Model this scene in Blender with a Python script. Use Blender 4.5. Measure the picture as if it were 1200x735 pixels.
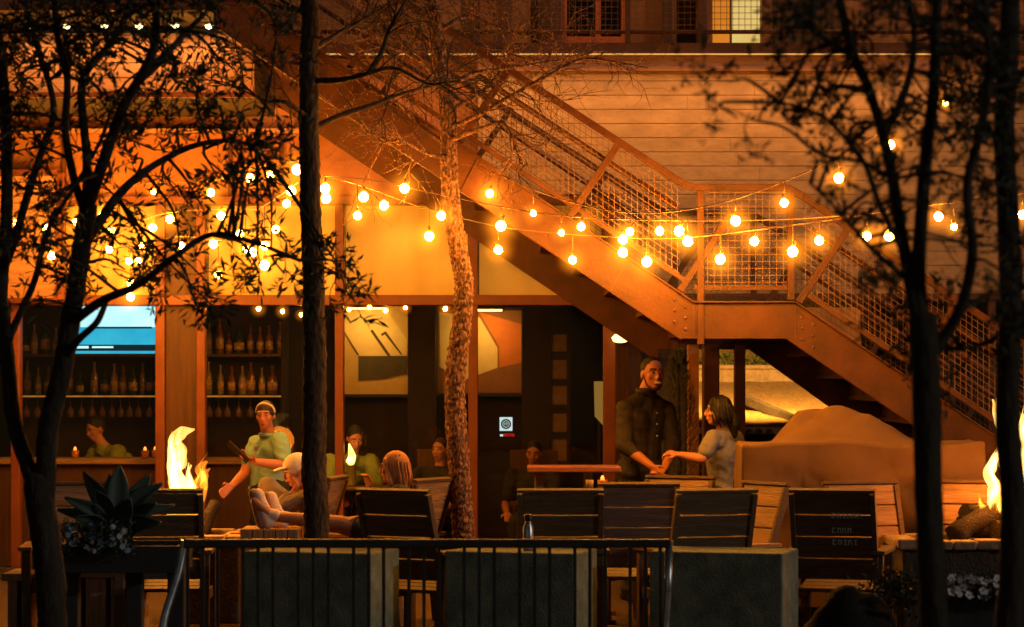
import bpy, bmesh, math, random
from mathutils import Vector, Matrix, Euler, noise
random.seed(7)
R = math.radians
for o in list(bpy.data.objects):
    bpy.data.objects.remove(o)
sc = bpy.context.scene
col = sc.collection

# ------------------------------------------------------------------ camera
F, H, HY = 3000.0, 1.7, 447.0            # focal length in photo pixels, eye height, horizon row
cam = bpy.data.cameras.new("camera")
cam.sensor_width = 36.0
cam.lens = F / 1200.0 * 36.0
cam.shift_y = (HY - 367.5) / 1200.0
cam.clip_end = 400.0
cam.clip_start = 0.1
cam.dof.use_dof = True
cam.dof.focus_distance = 18.6
cam.dof.aperture_fstop = 3.2
cam.dof.aperture_blades = 0
camo = bpy.data.objects.new("camera", cam)
camo.location = (0, 0, H)
camo.rotation_euler = (R(90), 0, 0)
col.objects.link(camo)
sc.camera = camo

# ------------------------------------------------------------------ world: night sky, a trace of moon
w = bpy.data.worlds.new("World")
sc.world = w
w.use_nodes = True
wn = w.node_tree
bg = wn.nodes["Background"]
sky = wn.nodes.new("ShaderNodeTexSky")
sky.sky_type = 'NISHITA'
sky.sun_disc = False
sky.sun_elevation = R(14)
sky.sun_rotation = R(200)
wn.links.new(sky.outputs[0], bg.inputs[0])
bg.inputs[1].default_value = 0.005
sl = bpy.data.lights.new("moon", 'SUN')
sl.energy = 0.44
sl.angle = R(3)
sl.color = (1.0, 0.90, 0.72)
slo = bpy.data.objects.new("moon", sl)
slo.rotation_euler = (R(74), 0, R(66))
col.objects.link(slo)
sc.view_settings.view_transform = 'Standard'
sc.view_settings.look = 'None'
sc.view_settings.exposure = 0.0
sc.view_settings.gamma = 1.0
sc.view_settings.use_curve_mapping = False
sc.render.engine = 'CYCLES'
cy = sc.cycles
cy.use_denoising = True
try:
    cy.denoiser = 'OPENIMAGEDENOISE'
    cy.denoising_input_passes = 'RGB_ALBEDO_NORMAL'
except Exception:
    pass
cy.max_bounces = 6
cy.diffuse_bounces = 3
cy.glossy_bounces = 3
cy.transmission_bounces = 4
cy.transparent_max_bounces = 24
cy.caustics_reflective = False
cy.caustics_refractive = False
cy.sample_clamp_indirect = 4.0
cy.use_light_tree = True
BULB = (1.0, 0.345, 0.028)
BULB_STRENGTH = 430.0

# ------------------------------------------------------------------ helpers
def P(px, py, Y):
    return Vector(((px - 600.0) * Y / F, Y, H + (HY - py) * Y / F))

def catmull(pts, k=6):
    pts = [Vector(p) for p in pts]
    if len(pts) < 3:
        return [pts[0].lerp(pts[-1], i / k) for i in range(k + 1)]
    out = []
    e = [pts[0] * 2 - pts[1]] + pts + [pts[-1] * 2 - pts[-2]]
    for i in range(1, len(e) - 2):
        a, b, c, d = e[i - 1], e[i], e[i + 1], e[i + 2]
        for j in range(k):
            t = j / k
            out.append(0.5 * ((2 * b) + (c - a) * t + (2 * a - 5 * b + 4 * c - d) * t * t + (3 * b - a - 3 * c + d) * t ** 3))
    out.append(pts[-1])
    return out

class MB:
    def __init__(s):
        s.v, s.f, s.sm = [], [], []
    def add(s, vs, fs, smooth=False):
        b = len(s.v)
        s.v.extend([tuple(v) for v in vs])
        s.f.extend([tuple(i + b for i in f) for f in fs])
        s.sm.extend([smooth] * len(fs))
        return s
    def box(s, x0, x1, y0, y1, z0, z1):
        x0, x1 = min(x0, x1), max(x0, x1); y0, y1 = min(y0, y1), max(y0, y1); z0, z1 = min(z0, z1), max(z0, z1)
        vs = [(x, y, z) for z in (z0, z1) for y in (y0, y1) for x in (x0, x1)]
        return s.add(vs, [(0, 2, 3, 1), (4, 5, 7, 6), (0, 1, 5, 4), (2, 6, 7, 3), (0, 4, 6, 2), (1, 3, 7, 5)])
    def obox(s, c, size, M):
        c = Vector(c)
        hx, hy, hz = size[0] / 2, size[1] / 2, size[2] / 2
        vs = [c + M @ Vector((x, y, z)) for z in (-hz, hz) for y in (-hy, hy) for x in (-hx, hx)]
        return s.add(vs, [(0, 2, 3, 1), (4, 5, 7, 6), (0, 1, 5, 4), (2, 6, 7, 3), (0, 4, 6, 2), (1, 3, 7, 5)])
    def bar(s, p, q, wd, th, up=(0, 0, 1)):
        p, q = Vector(p), Vector(q)
        d = (q - p); L = d.length; d.normalize()
        side = d.cross(Vector(up))
        if side.length < 1e-5:
            side = Vector((1, 0, 0))
        side.normalize(); u = side.cross(d)
        M = Matrix((d, side, u)).transposed()
        return s.obox((p + q) / 2, (L, wd, th), M)
    def tube(s, pts, rad, n=8, cap=True, jit=0.0, jf=1.0):
        pts = [Vector(p) for p in pts]
        m = len(pts)
        if not hasattr(rad, '__len__'):
            rad = [rad] * m
        b = len(s.v)
        ref = Vector((0.31, 0.95, 0.1))
        for i, p in enumerate(pts):
            d = (pts[min(i + 1, m - 1)] - pts[max(i - 1, 0)])
            if d.length < 1e-9: d = Vector((0, 0, 1))
            d.normalize()
            a = d.cross(ref)
            if a.length < 1e-3: a = d.cross(Vector((1, 0, 0)))
            a.normalize(); c = d.cross(a)
            for k in range(n):
                t = 2 * math.pi * k / n
                r = rad[i]
                if jit:
                    r *= 1 + jit * noise.noise(Vector((p.x * 9 + 3 * jf * math.cos(t), p.z * 7 * jf, 3 * jf * math.sin(t) + p.y)))
                s.v.append(tuple(p + a * (math.cos(t) * r) + c * (math.sin(t) * r)))
        for i in range(m - 1):
            for k in range(n):
                k2 = (k + 1) % n
                s.f.append((b + i * n + k, b + i * n + k2, b + (i + 1) * n + k2, b + (i + 1) * n + k)); s.sm.append(True)
        if cap:
            s.f.append(tuple(b + k for k in range(n))[::-1]); s.sm.append(False)
            s.f.append(tuple(b + (m - 1) * n + k for k in range(n))); s.sm.append(False)
        return s
    def prism(s, poly, y0, y1):
        n = len(poly)
        vs = [(x, y0, z) for x, z in poly] + [(x, y1, z) for x, z in poly]
        fs = [tuple(range(n)), tuple(range(2 * n - 1, n - 1, -1))]
        fs += [(i, i + n, (i + 1) % n + n, (i + 1) % n) for i in range(n)]
        return s.add(vs, fs)
    def ell(s, c, r, seg=14, ring=9, M=None):
        c = Vector(c)
        if not hasattr(r, '__len__'): r = (r, r, r)
        M = M or Matrix.Identity(3)
        vs = []
        for i in range(ring + 1):
            ph = math.pi * i / ring
            for k in range(seg):
                t = 2 * math.pi * k / seg
                vs.append(c + M @ Vector((r[0] * math.sin(ph) * math.cos(t), r[1] * math.sin(ph) * math.sin(t), r[2] * math.cos(ph))))
        fs = []
        for i in range(ring):
            for k in range(seg):
                k2 = (k + 1) % seg
                fs.append((i * seg + k, (i + 1) * seg + k, (i + 1) * seg + k2, i * seg + k2))
        return s.add(vs, fs, True)
    def lathe(s, prof, c=(0, 0, 0), n=14, smooth=True):
        c = Vector(c)
        vs = []
        for r, z in prof:
            for k in range(n):
                t = 2 * math.pi * k / n
                vs.append(c + Vector((r * math.cos(t), r * math.sin(t), z)))
        fs = []
        for i in range(len(prof) - 1):
            for k in range(n):
                k2 = (k + 1) % n
                fs.append((i * n + k, i * n + k2, (i + 1) * n + k2, (i + 1) * n + k))
        fs.append(tuple(range(n))[::-1]); fs.append(tuple((len(prof) - 1) * n + k for k in range(n)))
        return s.add(vs, fs, smooth)
    def cap(s, p, q, r1, r2, n=12):
        p, q = Vector(p), Vector(q)
        d = q - p; L = d.length
        if L < 1e-6:
            return s.ell(p, r1)
        d.normalize()
        pts, rad = [], []
        for i in range(5):
            a = math.pi / 2 * i / 4.5
            pts.append(p - d * (r1 * math.cos(a))); rad.append(max(r1 * math.sin(a), r1 * .12))
        for i in range(1, 5):
            pts.append(p.lerp(q, i / 5)); rad.append(r1 + (r2 - r1) * i / 5)
        for i in range(4, -1, -1):
            a = math.pi / 2 * i / 4.5
            pts.append(q + d * (r2 * math.cos(a))); rad.append(max(r2 * math.sin(a), r2 * .12))
        return s.tube(pts, rad, n)
    def leaf(s, p, d, u, L, W):
        d = d.normalized(); a = d.cross(u)
        if a.length < 1e-4: a = d.cross(Vector((1, 0.2, 0)))
        a.normalize(); n = a.cross(d) * (W * .35)
        return s.add([p, p + d * (L * .5) + a * W / 2 + n, p + d * L, p + d * (L * .5) - a * W / 2 + n], [(0, 1, 2), (0, 2, 3)])
    def build(s, name, m, parent=None, bevel=0.0, local=False, fix=True):
        me = bpy.data.meshes.new(name)
        off = Vector((0, 0, 0))
        if parent is not None and not local:
            q = parent
            while q is not None:
                off += q.location; q = q.parent
        me.from_pydata([tuple(Vector(v) - off) for v in s.v], [], s.f)
        if any(s.sm):
            me.polygons.foreach_set('use_smooth', s.sm)
        if fix:
            bm = bmesh.new(); bm.from_mesh(me)
            bmesh.ops.recalc_face_normals(bm, faces=bm.faces)
            bm.to_mesh(me); bm.free()
        me.update()
        o = bpy.data.objects.new(name, me)
        col.objects.link(o)
        me.materials.append(m)
        if parent is not None: o.parent = parent
        if bevel:
            b = o.modifiers.new("bevel", 'BEVEL'); b.width = bevel; b.segments = 2; b.limit_method = 'ANGLE'
        return o

def tag(o, label=None, cat=None, group=None, kind=None):
    if label: o['label'] = label
    if cat: o['category'] = cat
    if group: o['group'] = group
    if kind: o['kind'] = kind
    return o

def root(name, label, cat, loc=(0, 0, 0), rz=0.0, group=None):
    o = bpy.data.objects.new(name, None)
    o.empty_display_size = 0.2
    col.objects.link(o)
    o.location = loc; o.rotation_euler = (0, 0, rz)
    return tag(o, label, cat, group)

def copy_tree(o, parent=None):
    c = o.copy(); col.objects.link(c); c.parent = parent
    for ch in [x for x in o.children]:
        copy_tree(ch, c)
    return c

# ------------------------------------------------------------------ materials
def mat(name, base, rough=0.6, metal=0.0, vary=0.25, scale=6.0, bump=0.0, bscale=None, stretch=(1, 1, 1), spec=0.4, col2=None, thr=None):
    m = bpy.data.materials.new(name); m.use_nodes = True
    nt = m.node_tree; N = nt.nodes; L = nt.links
    b = N["Principled BSDF"]
    b.inputs["Roughness"].default_value = rough
    b.inputs["Metallic"].default_value = metal
    b.inputs["Specular IOR Level"].default_value = spec
    tc = N.new("ShaderNodeTexCoord")
    mp = N.new("ShaderNodeMapping"); mp.inputs["Scale"].default_value = stretch
    L.new(tc.outputs["Object"], mp.inputs[0])
    nz = N.new("ShaderNodeTexNoise"); nz.inputs["Scale"].default_value = scale; nz.inputs["Detail"].default_value = 6; nz.inputs["Roughness"].default_value = 0.65
    L.new(mp.outputs[0], nz.inputs["Vector"])
    cr = N.new("ShaderNodeValToRGB")
    c2 = col2 or tuple(min(1, c * (1 + vary)) for c in base)
    c1 = base if col2 else tuple(c * (1 - vary) for c in base)
    lo, hi = thr or (0.3, 0.7)
    cr.color_ramp.elements[0].position = lo; cr.color_ramp.elements[1].position = hi
    cr.color_ramp.elements[0].color = (*c1, 1); cr.color_ramp.elements[1].color = (*c2, 1)
    L.new(nz.outputs[0], cr.inputs[0]); L.new(cr.outputs[0], b.inputs["Base Color"])
    mr = N.new("ShaderNodeMapRange"); mr.inputs[3].default_value = max(0, rough - .12); mr.inputs[4].default_value = min(1, rough + .12)
    L.new(nz.outputs[0], mr.inputs[0]); L.new(mr.outputs[0], b.inputs["Roughness"])
    if bump:
        n2 = N.new("ShaderNodeTexNoise"); n2.inputs["Scale"].default_value = bscale or scale * 5; n2.inputs["Detail"].default_value = 5
        L.new(mp.outputs[0], n2.inputs["Vector"])
        bp = N.new("ShaderNodeBump"); bp.inputs["Strength"].default_value = bump; bp.inputs["Distance"].default_value = 0.02
        L.new(n2.outputs[0], bp.inputs["Height"]); L.new(bp.outputs[0], b.inputs["Normal"])
    return m

def emit(name, colr, strength, vary=None, scale=8.0):
    m = bpy.data.materials.new(name); m.use_nodes = True
    nt = m.node_tree; N = nt.nodes; L = nt.links
    N.remove(N["Principled BSDF"])
    e = N.new("ShaderNodeEmission"); e.inputs[0].default_value = (*colr, 1); e.inputs[1].default_value = strength
    if vary:
        tc = N.new("ShaderNodeTexCoord"); nz = N.new("ShaderNodeTexNoise"); nz.inputs["Scale"].default_value = scale; nz.inputs["Detail"].default_value = 3
        L.new(tc.outputs["Object"], nz.inputs["Vector"])
        cr = N.new("ShaderNodeValToRGB"); cr.color_ramp.elements[0].position = .38; cr.color_ramp.elements[1].position = .62
        cr.color_ramp.elements[0].color = (*vary, 1); cr.color_ramp.elements[1].color = (*colr, 1)
        L.new(nz.outputs[0], cr.inputs[0]); L.new(cr.outputs[0], e.inputs[0])
    L.new(e.outputs[0], N["Material Output"].inputs[0])
    return m

def glass(name, tint=(1, 1, 1), refl=0.09, rough=0.02):
    m = bpy.data.materials.new(name); m.use_nodes = True
    nt = m.node_tree; N = nt.nodes; L = nt.links
    N.remove(N["Principled BSDF"])
    t = N.new("ShaderNodeBsdfTransparent"); t.inputs[0].default_value = (*tint, 1)
    g = N.new("ShaderNodeBsdfGlossy"); g.inputs["Roughness"].default_value = rough
    mx = N.new("ShaderNodeMixShader")
    tc = N.new("ShaderNodeTexCoord"); nz = N.new("ShaderNodeTexNoise"); nz.inputs["Scale"].default_value = 2.0
    L.new(tc.outputs["Object"], nz.inputs["Vector"])
    mr = N.new("ShaderNodeMapRange"); mr.inputs[3].default_value = refl * .75; mr.inputs[4].default_value = refl * 1.3
    L.new(nz.outputs[0], mr.inputs[0]); L.new(mr.outputs[0], mx.inputs[0])
    bp = N.new("ShaderNodeBump"); bp.inputs["Strength"].default_value = 0.05; L.new(nz.outputs[0], bp.inputs["Height"]); L.new(bp.outputs[0], g.inputs["Normal"])
    L.new(t.outputs[0], mx.inputs[1]); L.new(g.outputs[0], mx.inputs[2])
    L.new(mx.outputs[0], N["Material Output"].inputs[0])
    return m

def lace(name, c_hot, c_edge, strength, thr, scale):
    """flame: glowing gas with gaps"""
    m = emit(name, c_hot, strength, c_edge, scale)
    nt = m.node_tree; N = nt.nodes; L = nt.links
    e = [n for n in N if n.type == 'EMISSION'][0]
    nz = [n for n in N if n.type == 'TEX_NOISE'][0]
    tr = N.new("ShaderNodeBsdfTransparent"); mx = N.new("ShaderNodeMixShader")
    cr = N.new("ShaderNodeValToRGB"); cr.color_ramp.elements[0].position = thr; cr.color_ramp.elements[1].position = thr + .06
    L.new(nz.outputs[0], cr.inputs[0]); L.new(cr.outputs[0], mx.inputs[0])
    L.new(tr.outputs[0], mx.inputs[1]); L.new(e.outputs[0], mx.inputs[2])
    L.new(mx.outputs[0], N["Material Output"].inputs[0])
    return m

M = {}
M['gravel'] = mat('gravel', (.085, .052, .034), .9, vary=.85, scale=38, bump=1.0, bscale=60)
M['steel'] = mat('painted_steel', (.085, .027, .006), .55, vary=.42, scale=4.0, bump=.15, bscale=40)
M['steel_dark'] = mat('dark_painted_steel', (.12, .05, .03), .55, vary=.3, scale=4)
M['frame'] = mat('window_frame_paint', (.17, .048, .018), .5, vary=.2, scale=5, bump=.05)
M['wire'] = mat('wire_mesh_metal', (.22, .12, .07), .5, .3, vary=.2, scale=9)
M['frame_red'] = mat('red_window_frame', (.58, .14, .045), .5, vary=.2, scale=5)
M['stucco'] = mat('stucco_wall', (.36, .155, .062), .85, vary=.3, scale=3.0, bump=.3, bscale=60)
M['board'] = mat('board_formed_concrete', (.50, .35, .21), .85, vary=.26, scale=5, bump=.25, bscale=22, stretch=(.7, 1, 1.3))
M['salmon'] = mat('salmon_cladding', (.50, .27, .17), .8, vary=.2, scale=5, bump=.4, bscale=20, stretch=(.4, 1, 4))
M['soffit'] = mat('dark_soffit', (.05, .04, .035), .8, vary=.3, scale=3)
M['concrete'] = mat('mossy_concrete', (.085, .115, .09), .88, vary=.4, scale=7, bump=.3, bscale=70, col2=(.26, .30, .235), thr=(.30, .72))
M['shade'] = mat('roller_shade', (.62, .42, .13), .85, vary=.12, scale=2.0)
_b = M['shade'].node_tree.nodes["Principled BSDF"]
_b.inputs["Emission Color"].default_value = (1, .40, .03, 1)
_b.inputs["Emission Strength"].default_value = .16          # room glow put into the shade material; no lamp behind it
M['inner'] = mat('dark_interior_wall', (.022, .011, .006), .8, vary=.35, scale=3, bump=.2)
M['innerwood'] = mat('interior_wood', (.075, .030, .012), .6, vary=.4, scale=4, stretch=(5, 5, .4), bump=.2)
M['wood'] = mat('weathered_teak', (.30, .17, .085), .62, vary=.45, scale=7, bump=.45, bscale=26, stretch=(.5, 6, 6))
M['woodv'] = mat('endgrain_timber', (.34, .20, .10), .65, vary=.4, scale=8, bump=.4, bscale=26, stretch=(7, 7, .5))
M['wood_dark'] = mat('dark_wood', (.10, .055, .03), .55, vary=.4, scale=7, bump=.4, bscale=26, stretch=(.5, 6, 6))
M['wood_shaded'] = mat('shadowed_teak', (.10, .062, .036), .65, vary=.45, scale=7, bump=.45, bscale=26, stretch=(.5, 6, 6))  # darker teak copy with the near chairs' shade put into its colour
M['greywood'] = mat('grey_weathered_wood', (.19, .165, .14), .7, vary=.4, scale=7, bump=.45, bscale=26, stretch=(.5, 6, 6))
M['rail'] = mat('black_rail_paint', (.02, .021, .024), .4, vary=.4, scale=9, bump=.1)
M['bright_steel'] = mat('brushed_steel', (.40, .42, .45), .32, .9, vary=.2, scale=14)
M['bark'] = mat('rough_bark', (.062, .042, .03), .9, vary=.6, scale=18, bump=1.0, bscale=34, stretch=(1, 1, .3), spec=.2)
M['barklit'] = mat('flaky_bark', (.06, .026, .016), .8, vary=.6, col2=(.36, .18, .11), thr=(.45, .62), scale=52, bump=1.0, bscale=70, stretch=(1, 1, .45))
M['barkdark'] = mat('dark_bark', (.035, .028, .022), .9, vary=.45, scale=12, bump=.9, bscale=36, stretch=(1, 1, .35), spec=.2)
M['leaf'] = mat('dark_leaf', (.030, .040, .018), .55, vary=.45, scale=2.5, spec=.3)
M['leaf2'] = mat('olive_leaf', (.030, .042, .02), .6, vary=.5, scale=2.0)
M['agave'] = mat('agave_leaf', (.045, .072, .062), .5, vary=.3, scale=5, stretch=(1, 1, .3))
M['tarp'] = mat('canvas_cover', (.155, .082, .034), .9, vary=.16, scale=3, bump=.10, bscale=90)
M['stone'] = mat('pale_rim_stone', (.30, .22, .15), .85, vary=.35, scale=12, bump=.7, bscale=26)
M['darkstone'] = mat('dark_pit_stone', (.06, .048, .04), .85, vary=.4, scale=10, bump=.6)
M['char'] = mat('charred_log', (.013, .009, .008), .9, vary=.5, scale=14, bump=.8)
M['planter'] = mat('dark_planter', (.022, .022, .024), .6, vary=.35, scale=6)
M['glass'] = glass('window_glass', (.93, .93, .9), .012)
M['glass_up'] = glass('clerestory_glass', (.95, .94, .9), .02, .22)
M['black'] = mat('black_plastic', (.012, .012, .013), .4, vary=.3, scale=10)
M['bulb'] = emit('glowing_filament', BULB, BULB_STRENGTH)
M['socket'] = mat('bulb_socket', (.16, .07, .025), .5)
M['cable'] = mat('light_cable', (.14, .08, .04), .5, vary=.2)
# ------------------------------------------------------------------ ground
g = MB()
nx, ny = 60, 60
vs = []; fs = []
def gx(i): t = i / nx * 2 - 1; return 60 * t * abs(t) ** 0.8
for j in range(ny + 1):
    for i in range(nx + 1):
        y = -10 + 90 * (j / ny) ** 1.3
        vs.append((gx(i), y, 0))
fs = [(j * (nx + 1) + i, j * (nx + 1) + i + 1, (j + 1) * (nx + 1) + i + 1, (j + 1) * (nx + 1) + i) for j in range(ny) for i in range(nx)]
g.add(vs, fs)
tag(g.build('patio_ground', M['gravel']), kind='structure')

# ------------------------------------------------------------------ restaurant building
YF = 22.06                                   # facade plane, 136 photo pixels to the metre
def fx(px): return (px - 600) / 136.0
def fz(py): return H + (HY - py) / 136.0
bld = root('restaurant_building', 'two-storey restaurant with steel framed glass front, board clad walls and upper balcony', 'building', (0, YF, 0))
ZT0, ZT1 = fz(358), fz(346)                  # transom
ZH = fz(240)
XR = fx(720)
XL = -9.0
MULL = [(-330, -318), (-160, -150), (14, 24), (183, 194), (231, 241), (393, 403), (549, 560), (707, 721)]
for a, b in MULL:
    MB().box(fx(a), fx(b), YF - .06, YF + .10, 0.10, ZH).build('mullion', M['frame'], bld, .006)
MB().box(XL, XR + .02, YF - .075, YF + .09, ZT0, ZT1).build('transom', M['frame'], bld, .006)
MB().box(XL, XR + .02, YF - .08, YF + .12, ZH, ZH + .07).build('head_beam', M['frame'], bld, .006)
MB().box(XL, XR + .02, YF - .10, YF + .14, 0, .10).build('sill', M['darkstone'], bld, .006)
# infill panel between the close pair of mullions
MB().box(fx(194) + .003, fx(231) - .003, YF - .01, YF + .05, .10, ZT0).build('infill_panel', M['innerwood'], bld)
MB().box(fx(194) + .003, fx(231) - .003, YF - .01, YF + .05, ZT1, ZH).build('infill_panel', M['innerwood'], bld)
edges = [(24, 183), (241, 393), (403, 549), (560, 707), (-150, 14), (-318, -160)]
for a, b in edges:
    wn_ = MB().box(fx(a), fx(b), YF + .012, YF + .022, .10, ZT0).build('window_pane', M['glass'], bld)
    MB().box(fx(a), fx(b), YF + .012, YF + .022, ZT1, ZH).build('clerestory_pane', M['glass_up'], bld)
    s_ = MB(); n = 24
    vs = []; fs = []
    for i in range(n + 1):
        x = fx(a) + .01 + (fx(b) - fx(a) - .02) * i / n
        yy = YF + .16 + .006 * math.sin(i * 1.3)
        vs += [(x, yy, ZT1 + .0), (x, yy, ZH)]
    fs = [(2 * i, 2 * i + 2, 2 * i + 3, 2 * i + 1) for i in range(n)]
    s_.add(vs, fs, True)
    s_.build('roller_shade', M['shade'], bld)
# upper storey wall above the glass
MB().box(XL, fx(560), YF + .02, YF + .30, ZH + .07, fz(157)).build('upper_wall', M['stucco'], bld)
MB().box(XL, fx(560), YF - .10, YF + .30, fz(157) + .002, fz(152)).build('ledge', M['salmon'], bld)
MB().box(XL, fx(560), YF + .05, YF + .30, fz(152) + .002, 4.49).build('upper_wall', M['stucco'], bld)
# vertical panel joints on the upper wall
for a in (75, 270, 330, 470):
    MB().box(fx(a) - .02, fx(a) + .02, YF - .004, YF + .019, ZH + .072, fz(157)).build('panel_trim', M['steel'], bld)
# board clad box projecting under the platform (Y 20.2)
YB = 20.2; sB = F / YB
def bx_(px): return (px - 600) / sB
def bz_(py): return H + (HY - py) / sB
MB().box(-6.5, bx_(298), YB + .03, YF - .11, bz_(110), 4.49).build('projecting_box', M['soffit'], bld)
cl = MB(); z = bz_(110) + .012; k = 0
while z < 4.42:
    h = .118
    xx = -6.5
    while xx < bx_(298) - .01:
        L = random.uniform(1.2, 2.4); x1 = min(xx + L, bx_(298))
        yo = random.uniform(0, .006)
        cl.box(xx + .002, x1 - .002, YB - .004 - yo, YB + .028, z, min(z + h - .007, 4.47)); xx = x1
    z += h
cl.build('board_cladding', M['salmon'], bld)
MB().box(-6.5, bx_(300), YB - .03, YB + .028, bz_(110) - .03, bz_(110) + .008).build('drip_edge', M['frame'], bld)
# louvred shutter at the far left
lv = MB()
x0, x1 = fx(-120), fx(76)
z = fz(350)
while z < fz(207):
    lv.obox(((x0 + x1) / 2, YF - .17, z + .03), (x1 - x0 - .06, .012, .06), Matrix.Rotation(R(28), 3, 'X')); z += .058
lv.build('louvre', M['salmon'], bld)
fr = MB()
fr.box(x0 - .03, x0 + .03, YF - .22, YF - .11, fz(352), fz(205)); fr.box(x1 - .03, x1 + .03, YF - .22, YF - .11, fz(352), fz(205))
fr.box(x0 + .03, x1 - .03, YF - .22, YF - .11, fz(356), fz(350)); fr.box(x0 + .03, x1 - .03, YF - .22, YF - .11, fz(207), fz(201))
fr.build('louvre_frame', M['frame'], bld, .004)
# board formed concrete wall on the right
X0 = fx(560) + .002
MB().box(fx(722), 9.0, YF + .02, YF + .30, fz(345), ZH + .07).build('concrete_wall', M['stucco'], bld)
MB().box(X0, 9.0, YF + .02, YF + .30, ZH + .072, 4.40).build('concrete_wall', M['stucco'], bld)
bd = MB(); z = fz(345) + .008; h = .1222
while z < 4.36:
    xx = X0 if z > ZH + .06 else fx(722)
    while xx < 9.0:
        L = random.uniform(1.8, 3.4); x1 = min(xx + L, 9.0)
        yo = random.uniform(0, .007)
        bd.box(xx + .0012, x1 - .0012, YF - .004 - yo, YF + .019, z, z + h - .0055); xx = x1
    z += h
bd.build('board_cladding', M['board'], bld)
MB().box(XR + .03, 9.0, YF - .09, YF + .30, fz(352), fz(345) + .005).build('lintel', M['steel_dark'], bld, .005)
MB().box(fx(560), 9.0, YF - .08, YF + .019, 4.365, 4.498).build('deck_fascia', M['salmon'], bld, .004)
# balcony deck, edge beam, back wall and roof
MB().box(-1.9, 9.0, YF - .14, 24.4, 4.50, 4.60).build('balcony_deck', M['steel_dark'], bld, .006)
lsr = MB().box(-1.9, 3.6, YF - .155, YF - .142, 4.494, 4.506).build('light_strip', emit('led_strip', (1.0, .46, .12), .9), bld)
l = bpy.data.lights.new('strip_light', 'AREA'); l.shape = 'RECTANGLE'; l.size = 5.4; l.size_y = .05; l.energy = 52; l.color = (1, .37, .085)
lo = bpy.data.objects.new('strip_light', l); lo.location = (.9, -.42, 4.47); lo.rotation_euler = (R(-10), 0, 0); lo.parent = bld; col.objects.link(lo)
YU = 24.0; sU = F / YU
def ux(px): return (px - 600) / sU
def uz(py): return H + (HY - py) / sU
bw = MB()
ops = [(540, 556, 4.6, 6.7), (622, 646, 4.6, 6.7), (664, 728, uz(44), 6.2), (793, 816, 4.6, 6.7), (835, 893, 4.6, 6.75), (905, 990, 4.6, 6.7)]
xx = -9.0
for a, b, z0, z1 in ops:
    bw.box(xx, ux(a), YU, YU + .25, 4.6, 7.4)
    if z0 > 4.61: bw.box(ux(a), ux(b), YU, YU + .25, 4.6, z0)
    bw.box(ux(a), ux(b), YU, YU + .25, z1, 7.4)
    xx = ux(b)
bw.box(xx, 9.0, YU, YU + .25, 4.6, 7.4)
bw.build('balcony_wall', M['stucco'], bld)
a, b, z0, z1 = ops[2]
wf = MB()
t = .075
wf.box(ux(a) - t, ux(a), YU - .06, YU + .1, z0 - t, z1 + t); wf.box(ux(b), ux(b) + t, YU - .06, YU + .1, z0 - t, z1 + t)
wf.box(ux(a), ux(b), YU - .06, YU + .1, z0 - t, z0); wf.box(ux(a), ux(b), YU - .06, YU + .1, z1, z1 + t)
uw = wf.build('upper_window', M['frame_red'], bld, .005)
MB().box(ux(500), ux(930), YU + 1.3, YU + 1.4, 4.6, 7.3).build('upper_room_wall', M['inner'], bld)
MB().box(ux(a), ux(b), YU + .05, YU + .058, z0, z1).build('pane', M['glass'], uw)
MB().box(ux(698), ux(704), YU - .02, YU + .08, z0, z1).build('glazing_bar', M['frame_red'], uw)
for (a, b, z0, z1) in (ops[0], ops[1], ops[3], ops[5]):
    MB().box(ux(a), ux(b), YU + .12, YU + .17, z0, z1).build('door', M['wood_dark'], bld)
for px in (590, 652, 782, 822):
    MB().box(ux(px) - .05, ux(px) + .05, YU - .10, YU - .003, 4.6, 7.38).build('pilaster', M['steel_dark'], bld, .008)
# lit doorway: orange curtain side and pale door side
lit_o = emit('lit_room_orange', (1.0, .33, .03), .75, (.85, .25, .02), 3)
lit_p = emit('lit_room_pale', (1.0, .72, .24), .8, (.95, .62, .17), 2.5)
MB().box(ux(835), ux(857), YU + .14, YU + .18, 4.6, 6.75).build('lit_curtain', lit_o, bld)
MB().box(ux(857), ux(893), YU + .20, YU + .24, 4.6, 6.75).build('lit_door_glass', lit_p, bld)
MB().box(ux(856.3), ux(858), YU + .02, YU + .13, 4.6, 6.75).build('door_jamb', M['wood_dark'], bld)
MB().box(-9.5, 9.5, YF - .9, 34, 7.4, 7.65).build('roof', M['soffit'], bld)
for X_ in (-.4, 3.0, 6.4):  # unseen lamps added above the balcony to brighten its wall
    cl0 = MB().lathe([(.12, 7.398), (.13, 7.35), (.10, 7.31), (.02, 7.30)], (X_, 23.0, 0), 14).build('added_ceiling_lamp', emit('added_lamp_glow', (1, .50, .15), 6), bld)
    l = bpy.data.lights.new('added_balcony_light', 'POINT'); l.energy = 95; l.color = (1, .48, .15); l.shadow_soft_size = .12
    lo = bpy.data.objects.new('added_balcony_light', l); lo.location = (X_, 23.0 - YF, 7.15); lo.parent = bld; col.objects.link(lo)
# platform at the stair head, upper left
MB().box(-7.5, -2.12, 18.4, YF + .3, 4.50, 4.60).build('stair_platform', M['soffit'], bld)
MB().box(-7.5, -2.12, 18.36, 18.398, 4.36, 4.66).build('platform_beam', M['steel_dark'], bld)
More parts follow.
